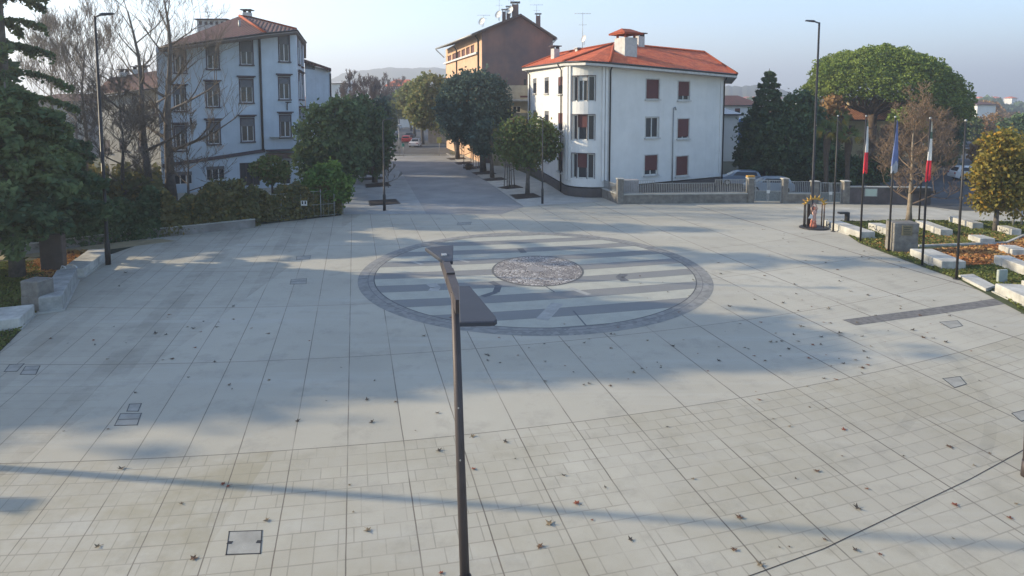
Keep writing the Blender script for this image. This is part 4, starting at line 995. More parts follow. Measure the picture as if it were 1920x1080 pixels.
# carved orange figure under a spiked arch
b = G(1526, 427.5); t = thing('sculpture', 'orange carved figure with raised arms under a spiked yellow arch on a round dark base', 'sculpture', b)
M_car = mat('painted_wood_red', (.42, .10, .06), .7, .25, 6, .3, col2=(.50, .22, .15)); M_pink = mat('painted_wood_pink', (.55, .33, .27), .7, .2, 6, .2); M_yel = mat('painted_wood_yellow', (.55, .36, .06), .7, .25, 9, .3, col2=(.40, .16, .04)); M_wd = mat('weathered_wood', (.20, .12, .07), .8, .25, 5, .3)
g = MB(); g.lathe(b, [(.88, 0), (.88, .05), (.80, .09)], 28); g.build('base', M_dark, t)
s_ = 1 / FPX * b.y
X = lambda px: b.x + (px - 1526) * s_
for x, y in ((1510, .25), (1541.5, -.2), (1544.5, .3), (1507.5, -.1)): g = MB(); g.tube((X(x), b.y + y, .09), (X(x) , b.y + y, 1.55), .045, .04, 8); g.build('post', M_wd if x > 1530 else M_dark, t)
g = MB(); pts = []
for k in range(13): a = PI * k / 12; pts.append((X(1526) - math.cos(a) * .62, b.y, 1.50 + math.sin(a) * .42))
g.path(pts, .07, 8); arch = g.build('arch', M_yel, t)
for k in range(9):
    a = PI * (k + .5) / 9; d = Vector((-math.cos(a), 0, math.sin(a))); c0 = Vector((X(1526), b.y, 1.50)) + Vector((-math.cos(a) * .62, 0, math.sin(a) * .42)); g = MB(); g.tube(c0, c0 + d * (.30 if k % 2 else .22), .085, .01, 6); g.build('spike', M_yel, arch)
g = MB(); g.box((X(1519.5), b.y + .35, .8), (.16, .1, 1.45)); g.build('back_board', M_dark, t)
g = MB(); cxx = X(1524.5); yy = b.y - .05
g.path([(cxx - .02, yy, .08), (cxx - .03, yy, .35), (cxx, yy, .62), (cxx + .02, yy, .85), (cxx + .02, yy, 1.02), (cxx + .02, yy, 1.14), (cxx + .02, yy, 1.2)], [.17, .13, .15, .11, .15, .12, .05], 12)
for s in (-1, 1): g.path([(cxx + s * .12, yy, 1.10), (cxx + s * .19, yy, 1.30), (cxx + s * .10, yy - .02, 1.5), (cxx + s * .02, yy, 1.66)], [.05, .04, .035, .025], 8)
g.build('figure', M_pink, t)
g = MB(); g.lathe((cxx + .02, yy, 1.20), [(.03, -.05), (.05, 0), (.085, .06), (.09, .13), (.06, .2), (.01, .23)], 12); g.build('head', M_car, t)
g = MB(); g.lathe((cxx - .02, yy, .07), [(.20, 0), (.21, .12), (.16, .30), (.18, .42), (.15, .46)], 12); g.build('skirt', M_car, t)
g = MB(); o = Vector((cxx - .12, yy - .08, .62)); g.add([o, o + Vector((-.30, 0, .05)), o + Vector((-.12, 0, .32)), o + Vector((0, 0, .26)), o + Vector((0, .08, .05)), o + Vector((-.22, .08, .08)), o + Vector((-.1, .08, .3))], [(0, 1, 2, 3), (4, 3, 2, 6), (4, 6, 5), (0, 4, 5, 1), (1, 5, 6, 2), (0, 3, 4)]); g.build('white_wing', M_white, t)

# ---- boundary walls, railings and gates on the right
WLn = [(1164, 382), (1410, 379.5), (1754, 384)]
def fg(px):
    for (a, b_), (c, d) in zip(WLn, WLn[1:]):
        if px <= c or c == 1754: k = (px - a) / (c - a); q0, q1 = G(a, b_), G(c, d); dx = (px - 960) / FPX; 
        if px <= c or c == 1754:
            e = q1 - q0; kk = (dx * q0.y - q0.x) / (e.x - dx * e.y); return q0 + e * kk
def rail(par, p, q, z0, z1, gap=.14, m=M_galv, name='railing', r=.016):
    g = MB(); L = (q - p).length; tt = (q - p).normalized(); n = Vector((tt.y, -tt.x, 0)); N = max(2, int(L / gap))
    for z in (z0 + .05, z1): g.obox(p, tt, n, 0, L, -.02, .02, z - .02, z + .02)
    for k in range(N + 1): g.obox(p, tt, n, L * k / N - r, L * k / N + r, -r, r, z0 + .05, z1)
    return g.build(name, m, par)
def lowwall(par, p, q, h, m=M_wallst, w=.35, cap=.08, name='stone_base'):
    tt = (q - p).normalized(); n = Vector((tt.y, -tt.x, 0)); g = MB(); L = (q - p).length; g.obox(p, tt, n, 0, L, -w / 2, w / 2, -.05, h); o = g.build(name, m, par)
    if cap: g = MB(); g.obox(p, tt, n, .001, L - .001, -w / 2 - .04, w / 2 + .04, h + .001, h + cap); g.build('coping', M_conc, o)
    return o
def post(par, c, h, w=.5, m=M_wallst, name='pillar', cap=True):
    g = MB(); g.bbox((c.x, c.y, h / 2), (w, w, h), R(3), .03); o = g.build(name, m, par)
    if cap: g = MB(); g.bbox((c.x, c.y, h + .04), (w + .1, w + .1, .08), R(3), .02); g.build('pillar_cap', M_conc, o)
    return o
a, c, e = fg(1164), fg(1410), fg(1131)
t = thing('front_fence', 'pale metal railing on a stone base before the white house', 'fence', (a + c) / 2)
lowwall(t, fg(1169), fg(1404), .72); post(t, a, 2.0); post(t, fg(1410), 1.98)
rail(t, fg(1169), fg(1229), .82, 1.88); rail(t, fg(1229), fg(1344), .82, 1.62); rail(t, fg(1344), fg(1404), .82, 1.88)
g = MB(); g.bbox((c.x, c.y, 2.15), (.62, .4, .12)); g.build('lamp_box', M_yel, t)
k = G(1129, 369); lowwall(t, k, a, .75, name='side_base'); rail(t, k, a, .82, 1.5, name='side_railing'); 
g = MB(); g.box((fg(1180).x + .2, fg(1180).y + 1.2, .9), (1.6, .9, 1.8)); g.build('utility_niche', mat('niche_render', (.33, .31, .32), .9, .15, 2, .2, streak=.4), t)
def gate(x0, x1, h, label):
    p, q = fg(x0), fg(x1); t = thing('iron_gate', label, 'gate', (p + q) / 2, 'gates of the boundary wall'); tt = (q - p).normalized(); n = Vector((tt.y, -tt.x, 0)); L = (q - p).length
    for k in (0, 1):
        g = MB(); s0, s1 = L * k / 2 + .03, L * (k + 1) / 2 - .02
        for u, v in ((s0, s0 + .07), (s1 - .07, s1)): g.obox(p, tt, n, u, v, -.03, .03, .08, h)
        for z in (.1, h * .5, h - .06): g.obox(p, tt, n, s0 + .07, s1 - .07, -.025, .025, z, z + .06)
        N = int((s1 - s0) / .13)
        for i in range(1, N): g.obox(p, tt, n, s0 + (s1 - s0) * i / N - .012, s0 + (s1 - s0) * i / N + .012, -.012, .012, h * .5 + .061, h - .061)
        lf = g.build('leaf', M_galv, t)
        g = MB(); g.obox(p, tt, n, s0 + .08, s1 - .08, -.008, .008, .17, h * .5 - .01); g.build('lower_panel', mat('mesh_panel', (.20, .22, .22), .7, .2, 9), lf)
    g = MB(); g.obox(p, tt, n, L / 2 - .12, L / 2 + .12, .031, .10, h * .42, h * .56); g.build('lock', M_white, t)
gate(1418, 1470, 1.85, 'pale double gate between the railing and the dark wall, before the parked cars')
gate(1541, 1583, 1.7, 'narrower pale gate farther right in the dark boundary wall')
t = thing('boundary_wall', 'dark stone boundary wall with railing right of the gate', 'wall', fg(1500), 'dark boundary walls')
post(t, fg(1475), 1.95, .45); lowwall(t, fg(1481), fg(1526), .75); rail(t, fg(1481), fg(1526), .82, 1.75); post(t, fg(1532), 1.75, .5)
t = thing('boundary_wall', 'solid dark stone boundary wall behind the flags, carrying a pale notice board', 'wall', fg(1670), 'dark boundary walls')
post(t, fg(1590), 1.8, .5); M_dw = mat('dark_old_wall', (.12, .105, .11), .92, .28, 1.2, .5, col2=(.06, .055, .055), streak=.4)
lowwall(t, fg(1595), fg(1750), 1.35, M_dw); 
p, q = fg(1625) , fg(1647); tt = (q - p).normalized(); n = Vector((tt.y, -tt.x, 0)); g = MB(); g.obox(p, tt, n, 0, (q - p).length, .18, .23, .68, 1.24); pb = thing('notice_board', 'pale green notice board fixed on the dark wall', 'notice board', p); g.build('panel', mat('pale_green_board', (.40, .48, .42), .6, .05, 3), pb)
g = MB(); L = (q - p).length; 
for u0, u1, z0, z1 in ((-.04, L + .04, 1.241, 1.28), (-.04, L + .04, .64, .679), (-.04, -.001, .68, 1.24), (L + .001, L + .04, .68, 1.24)): g.obox(p, tt, n, u0, u1, .18, .25, z0, z1)
g.build('frame', M_galv, pb)
g = MB(); p, q = fg(1700), fg(1755); g.obox(p, tt, n, 0, (q - p).length, .25, .5, .95, 1.22); tag(g.build('planter_box', M_dark), 'long dark box at the right end of the boundary wall', 'planter')

# ---- left garden wall, wire fence
t = thing('garden_wall', 'low pale concrete wall below the hedge on the left', 'wall', G(300, 447)); pts = [(20, 480), (150, 462), (260, 448), (380, 436), (478, 426)]
M_gw = mat('stained_concrete_wall', (.30, .29, .28), .9, .3, .6, .4, col2=(.15, .13, .12), streak=.6)
for p, q in zip(pts, pts[1:]): lowwall(t, G(*p), G(*q), .52, M_gw, .3, .05, 'wall_segment')
t = thing('wire_fence', 'wire mesh fence with pale posts and a small white sign at the street corner', 'fence', G(590, 409))
pp = [G(482, 418), G(528, 414), G(565, 410), G(602, 407), G(627, 405), G(634, 402)]
for p in pp[:]: g = MB(); g.tube(p, p + Vector((0, 0, 2.0)), .035, n=6); g.build('post', M_galv, t)
for p, q in zip(pp, pp[1:]):
    g = MB(); tt = (q - p).normalized(); n = Vector((tt.y, -tt.x, 0)); L = (q - p).length
    for k in range(int(L / .35)): g.obox(p, tt, n, .35 * k + .17, .35 * k + .18, -.004, .004, .1, 1.9)
    for z in (.1, .9, 1.85): g.obox(p, tt, n, .03, L - .03, -.012, .012, z, z + .02)
    g.build('mesh_panel', M_galv, t)
p = P(570, 381, 43.2); g = MB(); g.box((p.x, p.y, p.z), (.42, .03, .34)); sg = g.build('sign', M_white, t); g = MB(); g.box((p.x - .1, p.y - .02, p.z + .04), (.1, .008, .2)); g.box((p.x + .1, p.y - .02, p.z + .04), (.1, .008, .2)); g.build('sign_marks', M_dark, sg)
post(t, G(640, 401), 1.7, .3, M_wallst, 'end_post', False)

# ---- tree beds in the pavements
beds = [((933, 352), (965, 347), (980, 352), (950, 355)), ((956, 366), (1000, 363), (1015, 370), (967, 374)), ((905, 336), (940, 333), (950, 337), (913, 340)), ((885, 324), (918, 321), (930, 326), (893, 328)), ((868, 314), (900, 312), (908, 315), (876, 318)), ((853, 305), (880, 303), (886, 306), (860, 309)), ((838, 297), (868, 295), (873, 298), (845, 300)),
        ((692, 377), (742, 374), (750, 382), (694, 386)), ((685, 346), (727, 342), (733, 349), (687, 352)), ((682, 334), (717, 332), (722, 336), (683, 338)), ((680, 324), (712, 322), (716, 326), (680, 328)), ((678, 315), (707, 314), (711, 317), (678, 319)), ((676, 307), (703, 306), (706, 309), (676, 311))]
bl = ['right bed with three stakes and no grown tree', 'nearest bed of the right pavement under the leafy tree', 'right bed under the dark trunk, third from the plaza', 'fourth bed of the right pavement', 'fifth bed of the right pavement by the staked sapling', 'sixth bed of the right pavement', 'farthest bed of the right pavement', 'nearest bed of the left pavement with the slim lamp behind it', 'second bed of the left pavement', 'third bed of the left pavement', 'fourth bed of the left pavement', 'fifth bed of the left pavement', 'farthest bed of the left pavement']
for q, lb in zip(beds, bl):
    P3 = [G(*p) for p in q]; c0 = sum(P3, Vector()) / 4; t = thing('tree_bed', 'brown ' + lb, 'tree bed', c0, 'tree beds along the street')
    g = MB(); g.prism([(p.x, p.y) for p in P3][::-1] if False else [(p.x, p.y) for p in reversed(P3)], .0, .045); g.build('soil', M_soil, t)
    g = MB()
    for i in range(4): a, c = P3[i], P3[(i + 1) % 4]; tt = (c - a).normalized(); g.obox(a, tt, (tt.y, -tt.x, 0), -.02, (c - a).length + .02, -.04, .04, 0, .052 + .001 * (i % 2))
    g.build('edging', M_dark, t)

# ---- cars
def car(loc, rz, body, label, kind='hatch', group='cars'):
    t = thing('parked_car', label, 'car', loc, group); L, W = 4.1, 1.74
    lo = [(-2.05, .35), (-2.02, .82), (-1.9, .95), (-1.2, 1.0), (1.0, .98), (1.75, .86), (2.02, .68), (2.05, .35), (1.6, .22), (-1.7, .22)]
    up = {'hatch': [(-1.85, .94), (-1.6, 1.38), (-1.2, 1.46), (.1, 1.45), (.55, 1.32), (1.15, .96)], 'van': [(-2.0, .9), (-1.95, 1.7), (-1.7, 1.8), (.6, 1.78), (1.0, 1.6), (1.6, .95)], 'pickup': [(-.4, .9), (-.3, 1.45), (-.1, 1.52), (.7, 1.5), (1.0, 1.35), (1.4, .95)]}[kind]
    def ex(poly, w0, w1, name, m, par, inset=0):
        zs = [p[1] for p in poly]; zl, zh = min(zs), max(zs); vs = []; k = len(poly)
        for s in (-1, 1):
            for x, z in poly:
                f = (z - zl) / (zh - zl + 1e-6); vs.append((x, s * (w0 + (w1 - w0) * f) / 2, z))
        g = MB(); g.add(vs, [tuple(range(k)), tuple(range(2 * k - 1, k - 1, -1))] + [(i, k + i, k + (i + 1) % k, (i + 1) % k) for i in range(k)])
        o = g.build(name, m); o.parent = par; return o
    ex(lo, W * .96, W, 'body', body, t); ex(up, W * .97, W * .76, 'cabin', body, t)
    zh = max(p[1] for p in up) - .1; gl = glassmat(); xs = [p[0] for p in up]
    g = MB()
    for s in (-1, 1):
        x0, x1 = xs[0] + .32, xs[-1] - .35; y0, y1 = s * W * .475, s * W * .405
        g.quad(*[(x0, y0, 1.0), (x1, y0, 1.0), (x1 - .42, y1, zh), (x0 + .12, y1, zh)][::s])
    o = g.build('side_windows', gl); o.parent = t
    a, b_ = up[-1], up[-2]; g = MB(); n_ = Vector((b_[1] - a[1], 0, a[0] - b_[0])).normalized() * .015
    g.quad((a[0] + n_.x, -.7, a[1] + n_.z + .03), (a[0] + n_.x, .7, a[1] + n_.z + .03), (b_[0] + n_.x, .62, b_[1] + n_.z), (b_[0] + n_.x, -.62, b_[1] + n_.z)); o = g.build('windscreen', gl); o.parent = t
    a, b_ = up[0], up[1]; g = MB(); g.quad((a[0] - .02, .66, a[1] + .06), (a[0] - .02, -.66, a[1] + .06), (b_[0] - .02, -.6, b_[1] - .03), (b_[0] - .02, .6, b_[1] - .03)); o = g.build('rear_window', gl); o.parent = t
    for x in (-1.3, 1.3):
        for s in (-1, 1):
            g = MB(); g.tube((x, s * (W / 2 - .2), .31), (x, s * (W / 2 + .01), .31), .31, n=16); wl = g.build('wheel', mat('tyre_rubber', (.02, .02, .02), .9, .1, 5)); wl.parent = t
            g = MB(); g.tube((x, s * (W / 2 + .008), .31), (x, s * (W / 2 + .02), .31), .18, n=12); o = g.build('rim', M_galv); o.parent = wl
    for s in (-1, 1):
        g = MB(); g.bbox((2.03, s * .62, .66), (.08, .34, .14)); o = g.build('headlight', M_white); o.parent = t
        g = MB(); g.bbox((-2.04, s * .68, .78), (.06, .22, .16)); o = g.build('tail_light', mat('tail_light_red', (.3, .02, .02), .4, 0, 4)); o.parent = t
    t.rotation_euler = (0, 0, rz); return t
cp = lambda n, c: mat(n, c, .3, .02, 2, .0, 0, .6)
C_w, C_s, C_b, C_r, C_k = cp('car_white', (.6, .6, .6)), cp('car_silver_blue', (.27, .31, .35)), cp('car_grey_blue', (.16, .20, .26)), cp('car_red', (.55, .03, .03)), cp('car_dark', (.03, .032, .04))
def at(px, D): p = P(px, 200, D); return Vector((p.x, p.y, .012))
car(at(1391, 62), R(170), C_b, 'blue grey car parked farthest left behind the gate')
car(at(1446, 56.5), R(172), C_s, 'silver car parked right behind the pale double gate')
car(at(778, 118), R(88), C_w, 'white pickup parked in the street beyond the kerb', 'pickup', 'cars in the far street')
car(at(762, 131), R(92), C_r, 'small red car parked beyond the white pickup', 'hatch', 'cars in the far street')
car(at(768, 146), R(92), C_k, 'dark car farther up the street past the red car', 'hatch', 'cars in the far street')
car(at(711, 104), R(5), C_k, 'dark car at the junction half hidden by the left tree', 'hatch', 'cars in the far street')
car(at(739, 165), R(-90), C_b, 'grey car far up the street on the left', 'hatch', 'cars in the far street')
car(at(746, 200), R(-90), C_w, 'white car far up the street on the left', 'hatch', 'cars in the far street')
car(at(1794, 165), R(-97), C_w, 'white car coming down the right hand road', 'hatch', 'cars on the right hand road')
car(at(1811, 105), R(-97), C_k, 'dark van following on the right hand road', 'van', 'cars on the right hand road')
car(at(1832, 66), R(-10), C_w, 'white car half hidden behind the yellow leaved tree', 'hatch', 'cars on the right hand road')
# street signs and bollards
def sign(px, D, h, label, m, w=.6, hh=.6, yoff=0):
    b = at(px, D); t = thing('traffic_sign', label, 'sign', b, 'signs at the street junction'); g = MB(); g.tube(b, b + Vector((0, 0, h)), .04, n=8); g.build('post', M_galv, t)
    g = MB(); g.bbox((b.x, b.y - .06, h - hh / 2), (w, .05, hh)); g.build('plate', m, t)
sign(823, 97, 2.9, 'yellow green sign on a post at the right of the junction', mat('sign_yellow', (.45, .42, .12), .6, .1, 4), .7, .9)
sign(755, 96, 2.0, 'dark litter post with green top in the middle of the junction', mat('sign_green', (.05, .25, .18), .6, .1, 4), .4, .5)
sign(747, 97, 4.6, 'thin grey signpost at the left of the junction', M_galv, .3, .4)
# flower pot by the staked sapling
b = G(879, 318); t = thing('planter', 'brown round planter beside the staked sapling', 'planter', b); g = MB(); g.lathe(b, [(.35, 0), (.5, .55), (.55, .6), (.5, .62)], 14); g.build('pot', M_wd, t)
g = MB(); g.lathe(b + Vector((0, 0, .60)), [(.45, .0), (.3, .10), (.05, .14)], 12); g.build('soil', M_soil, t)
# tree stakes
def stakes(px, py, label, m, n=4, h=2.3, sp=.55):
    b = G(px, py); t = thing('tree_stakes', label, 'tree stakes', b, 'stakes round young trees'); top = []
    for k in range(n):
        a = 2 * PI * k / n + .4; p = b + Vector((math.cos(a) * sp, math.sin(a) * sp, 0)); q = b + Vector((math.cos(a) * sp * .75, math.sin(a) * sp * .75, h)); g = MB(); g.tube(p, q, .05, n=6); g.build('stake', m, t); top.append(q - Vector((0, 0, .12)))
    g = MB()
    for k in range(n): g.tube(top[k], top[(k + 1) % n], .04, n=5)
    g.build('cross_rail', m, t)
stakes(955, 351, 'pale stakes round a young tree in the second right bed', mat('stake_wood', (.22, .19, .17), .85, .2, 4))
stakes(890, 316, 'reddish and white stakes tied with rail farther up the right pavement', mat('stake_wood_red', (.38, .24, .20), .85, .25, 4), 4, 2.2)
b = G(1914, 424); t = thing('tree_stakes', 'cluster of pale posts at the right edge of the lawn', 'tree stakes', b, 'stakes round young trees')
for k in range(5): g = MB(); q = b + Vector((-.5 + k * .28, (k % 2) * .4, 0)); g.tube(q, q + Vector((0, 0, .95)), .05, n=7); g.build('stake', M_galv, t)
# ================================================================== trees and plants
L_dark = leafmat('leaves_dark_green', (00.074, 00.117, 00.063), (00.128, 00.182, 00.085), .2)
L_blue = leafmat('leaves_blue_green', (00.074, 00.117, 00.096), (00.117, 00.160, 00.128), .2)
L_mid = leafmat('leaves_mid_green', (00.099, 00.140, 00.050), (00.165, 00.198, 00.074), .25, (.16, .14, .06))
L_brt = leafmat('leaves_fresh_green', (00.099, 00.182, 00.050), (00.182, 00.264, 00.074), .3)
L_olive = leafmat('leaves_olive', (00.165, 00.198, 00.083), (00.296, 00.296, 00.132), .3, (.26, .22, .10))
L_pine = leafmat('pine_needles', (.13, .19, .045), (.24, .29, .075), .3, (.19, .24, .07))
L_yel = leafmat('leaves_yellow_green', (.20, .18, .05), (.30, .24, .065), .35, (.36, .22, .04))
L_brn = leafmat('leaves_autumn_brown', (00.215, 00.123, 00.066), (00.329, 00.215, 00.099), .3, (.30, .16, .05))
L_hedge = leafmat('hedge_leaves', (00.117, 00.128, 00.060), (00.203, 00.182, 00.085), .2, (.20, .15, .05))
L_cedar = leafmat('cedar_needles', (.06, .105, .062), (.16, .205, .085), .15)
B_grey = mat('bark_grey', (.15, .13, .115), .95, .25, 3, .6); B_brown = mat('bark_brown', (.12, .085, .06), .95, .25, 3, .6)
B_pale = mat('bark_pale', (.30, .25, .19), .95, .3, 3, .5, col2=(.16, .12, .085)); B_twig = mat('twig_bark', (.19, .155, .125), .95, .2, 4, .2); B_twp = mat('purple_twigs', (.13, .09, .085), .95, .2, 3, .1)

# conifers on the left
conifer('cedar_tree', 'broad layered dark cedar on the far left, its trunk standing by the park path', G(33, 520), 9.0, 4.6, 3, L_cedar, B_grey, 11, 9, .30, .26, .20, .26, 2.3, power=.5, thick=.22)
conifer('cedar_tree', 'tall cedar with separate drooping boughs against the sky at the left edge', (P(-4, 0, 37).x, 37, 0), 24, 4.2, 5, L_cedar, B_grey, 15, 5, .10, .34, .17, .3, 2.2, power=.75, thick=.22)
conifer('cedar_tree', 'dark low conifer filling the gap behind the broad cedar', (P(60, 0, 40).x, 40, 0), 8.0, 3.9, 6, L_cedar, B_grey, 11, 9, .2, .22, .22, .25, 1.8, power=.5)
for k, (x, y, h, r) in enumerate(((-44, 29, 12, 3.5), (-40, 46, 20, 6.0), (-52, 50, 18, 7), (-49, 39, 19, 5.5))):
    conifer('cedar_tree', 'dark cedar outside the left edge whose shade falls across the plaza', (x, y, 0), h, r, 11 + k, L_cedar, B_grey, 12, 7, .12, .25, .5, .35, (.35, .8, .8, .4)[k], group='cedars outside the view')

# tall bare trees on the left
def bp(px, D): p = P(px, 0, D); return Vector((p.x, D, 0))
bare_tree('plane_tree', 'tall bare tree with slanting double trunk before the old house', bp(266, 50), 19, .34, 21, B_grey, .45, 5, 11, .28, twigmat=B_twig, tilt=(-.06, 0), width=.29, minr=.011, kids=(2, 5))
bare_tree('plane_tree', 'tallest bare tree, thick trunk at the corner of the pale blue building', bp(303, 52), 20.5, .42, 8, B_grey, .45, 5, 12, .25, twigmat=B_twig, tilt=(.02, 0), width=.25, minr=.008, kids=(3, 4))
bare_tree('plane_tree', 'fan shaped bare tree left of the tall lamp against the sky', bp(147, 72), 17, .26, 31, B_grey, .42, 5, 12, .35, twigmat=B_twig, width=.34, up=.35)
bare_tree('plane_tree', 'thin bare tree beside the top of the huge cedar', bp(88, 82), 18.5, .24, 44, B_grey, .42, 5, 11, .35, twigmat=B_twig, width=.32, up=.35)
bare_tree('plane_tree', 'small spreading bare tree low before the old house', bp(214, 47), 8.5, .2, 52, B_grey, .55, 5, 11, .2, twigmat=B_twig, width=.42)
bare_tree('plane_tree', 'slender bare tree behind the old house roof', bp(128, 92), 15, .2, 61, B_grey, .42, 4, 10, .35, twigmat=B_twig, width=.34, up=.3)
bare_tree('plane_tree', 'low bare tree with twigs across the corner windows', bp(338, 50), 6.5, .12, 66, B_grey, .55, 4, 8, .2, twigmat=B_twig, width=.45)

# hedges and garden shrubs
def hedge(name, label, pts, h, w, m, n, size, seed, group='garden hedges'):
    rng = np.random.default_rng(seed); P3 = [G(*p) for p in pts]; t = thing(name, label, 'hedge', sum(P3, Vector()) / len(P3), group); off = np.array(t.location)
    L = [(b - a).length for a, b in zip(P3, P3[1:])]; pos = []
    for (a, b), l in zip(zip(P3, P3[1:]), L):
        m_ = int(n * l / sum(L)); u = rng.uniform(0, 1, m_); hh = h * (1 + .16 * np.sin(u * l * 1.9 + seed) + .10 * np.sin(u * l * 4.7))
        tt = (b - a) / l; nn = np.array([-tt.y, tt.x, 0]); side = rng.choice([-1, 1], m_) * rng.uniform(.55, 1, m_) ** .5
        topm = rng.uniform(0, 1, m_) < .35; z = np.where(topm, hh * rng.uniform(.85, 1.02, m_), hh * rng.uniform(.02, 1, m_)); side = np.where(topm, rng.uniform(-1, 1, m_), side)
        p = np.array(a)[None] + np.array(b - a)[None] * u[:, None] + nn[None] * (side * w / 2)[:, None] + rng.normal(0, .05, (m_, 3)); p[:, 2] = z; pos.append(p)
    V, F = quads(np.concatenate(pos) - off, size, rng); mesh_np('foliage', V, F, m, t)
    g = MB()
    for a, b in zip(P3, P3[1:]):
        k = max(2, int((b - a).length / .8))
        for i in range(k + 1): q = a.lerp(b, i / k); g.path([q, q + Vector((.1, .05, h * .5)), q + Vector((-.1, 0, h * .85))], [.05, .035, .015], 5)
    g.build('stems', B_brown, t); return t
hedge('hedge', 'dark green hedge above the low wall on the left, behind the tall lamp', [(60, 470), (170, 456), (300, 441)], 2.5, 1.5, L_dark, 16000, .17, 1)
hedge('hedge', 'olive and brown hedge in the middle below the pale blue building', [(300, 441), (480, 421)], 2.35, 1.5, L_hedge, 14000, .17, 2)
hedge('hedge', 'brownish hedge behind the wire fence', [(482, 416), (560, 408), (634, 400)], 2.1, 1.3, L_hedge, 9000, .17, 3)
leafy_tree('shrub', 'low olive shrub rising from the middle of the hedge', G(420, 425), [(G(420, 425).x, G(420, 425).y + 1, 2.0, 1.6, 1.2, 1.0)], L_hedge, B_brown, 1800, .18, 71, .06, 'garden shrubs', 'shrub')
tree_px('small_tree', 'small round tree before the ground floor of the pale blue building', 512, 395, [(508, 318, 32, 24), (492, 310, 18, 16), (528, 325, 16, 18)], L_mid, B_brown, D=46, n=2600, size=.19, seed=72, tr=.09, group='garden trees')
tree_px('shrub', 'fresh green bush overhanging the wire fence at the street corner', 610, 403, [(612, 350, 44, 38), (640, 358, 18, 24), (585, 372, 26, 24), (618, 322, 26, 20)], L_brt, B_brown, D=45.5, n=6000, size=.19, seed=73, tr=.1, cat='shrub', group='garden shrubs')
tree_px('evergreen_tree', 'large dark evergreen at the street corner right of the pale blue building', 600, 380, [(604, 248, 44, 60), (640, 222, 44, 38), (585, 300, 34, 40), (640, 290, 48, 50)], L_dark, B_grey, D=53, n=9500, size=.26, seed=74, tr=.2, group='evergreens left of the street')
tree_px('evergreen_tree', 'evergreen leaning over the left pavement with trunk in a bed', 703, 343, [(680, 225, 40, 44), (712, 262, 24, 52), (672, 282, 44, 44), (700, 300, 26, 28)], L_dark, B_grey, D=64, n=8500, size=.28, seed=75, tr=.24, group='evergreens left of the street')
tree_px('evergreen_tree', 'narrow evergreen behind the leaning one on the left pavement', 698, 325, [(712, 230, 20, 45), (700, 265, 22, 45)], L_blue, B_grey, D=78, n=3200, size=.3, seed=76, tr=.18, group='evergreens left of the street')
bare_tree('sapling', 'tiny bare sapling by the slim lamp in the left pavement', G(728, 352), 2.6, .03, 77, B_grey, .4, 3, 6, .25, twigmat=B_twig, group='saplings')
bare_tree('sapling', 'young dark sapling in the right pavement beyond the stakes', G(870, 316), 5.2, .06, 78, B_grey, .4, 4, 7, .4, twigmat=B_twig, group='saplings')
bare_tree('sapling', 'young tree held by pale stakes in the second right bed', G(955, 351), 5.0, .07, 79, B_grey, .4, 4, 7, .4, twigmat=B_twig, group='saplings')

# street trees on the right
g_ = 'street trees on the right pavement'
tree_px('holm_oak', 'big round dense street tree before the brown gable', 906, 322, [(890, 200, 62, 62), (850, 196, 30, 48), (928, 198, 30, 52), (893, 160, 52, 28), (880, 232, 46, 36)], L_blue, B_grey, n=17000, size=.26, seed=81, tr=.33, group=g_, spread=.13, inner=.7)
tree_px('holm_oak', 'olive green lighter street tree left behind the big round one', 858, 298, [(806, 185, 36, 46), (830, 205, 30, 44), (790, 205, 26, 36)], L_olive, B_grey, D=100, n=8000, size=.36, seed=82, tr=.3, group=g_, spread=.14, inner=.6)
tree_px('holm_oak', 'smaller dark street tree with low crown under the big round one', 923, 333, [(905, 262, 26, 32), (918, 248, 20, 22)], L_blue, B_grey, n=3000, size=.24, seed=83, tr=.2, group=g_)
tree_px('holm_oak', 'nearest leafy street tree before the white house wall', 989, 364, [(962, 262, 38, 42), (1000, 262, 38, 46), (1030, 268, 24, 34), (985, 290, 40, 24)], L_mid, B_grey, n=7000, size=.22, seed=84, tr=.17, group=g_, spread=.2, inner=.35)
tree_px('holm_oak', 'dark street tree with trunk at the farthest bed', 858, 298, [(862, 238, 34, 30), (845, 225, 24, 26)], L_blue, B_grey, n=3500, size=.3, seed=85, tr=.3, group=g_)
for k, (x, D, cx, cy, rx, ry, m, lb) in enumerate(((790, 125, 772, 190, 26, 32, L_olive, 'olive tree crown farther up the street on the right'), (775, 155, 758, 192, 20, 28, L_mid, 'greenish tree far up the street on the right'), (768, 190, 750, 200, 14, 24, L_olive, 'smallest distant tree at the right of the street'), (722, 120, 724, 222, 18, 30, L_dark, 'dark tree overhanging the far street from the left'), (726, 150, 722, 205, 20, 28, L_blue, 'blue green tree far up the street on the left'), (735, 260, 735, 205, 16, 20, L_dark, 'dim distant tree closing the view of the street'))):
    tree_px('street_tree', lb, x, 0, [(cx, cy, rx, ry), (cx + rx * .4, cy + ry * .3, rx * .6, ry * .6)], m, B_grey, D=D, n=2400, size=.42 + D * .001, seed=90 + k, tr=.28, group='distant street trees')
for k, (x, D, h, lb) in enumerate(((668, 130, 12.5, 'purple brown bare tree right of the pale blue wing'), (695, 150, 13, 'brown bare tree in the middle of the distant group'), (720, 175, 13.5, 'hazy bare tree nearest the far street'), (648, 160, 12, 'hazy bare tree behind the white flat building'), (745, 210, 15, 'faint bare tree above the far street'))):
    bare_tree('bare_tree', lb, bp(x, D), h, .25, 100 + k, B_grey, .42, 5, 11, .25, twigmat=B_twp, width=.34, up=.3, minr=.03, group='distant bare trees')

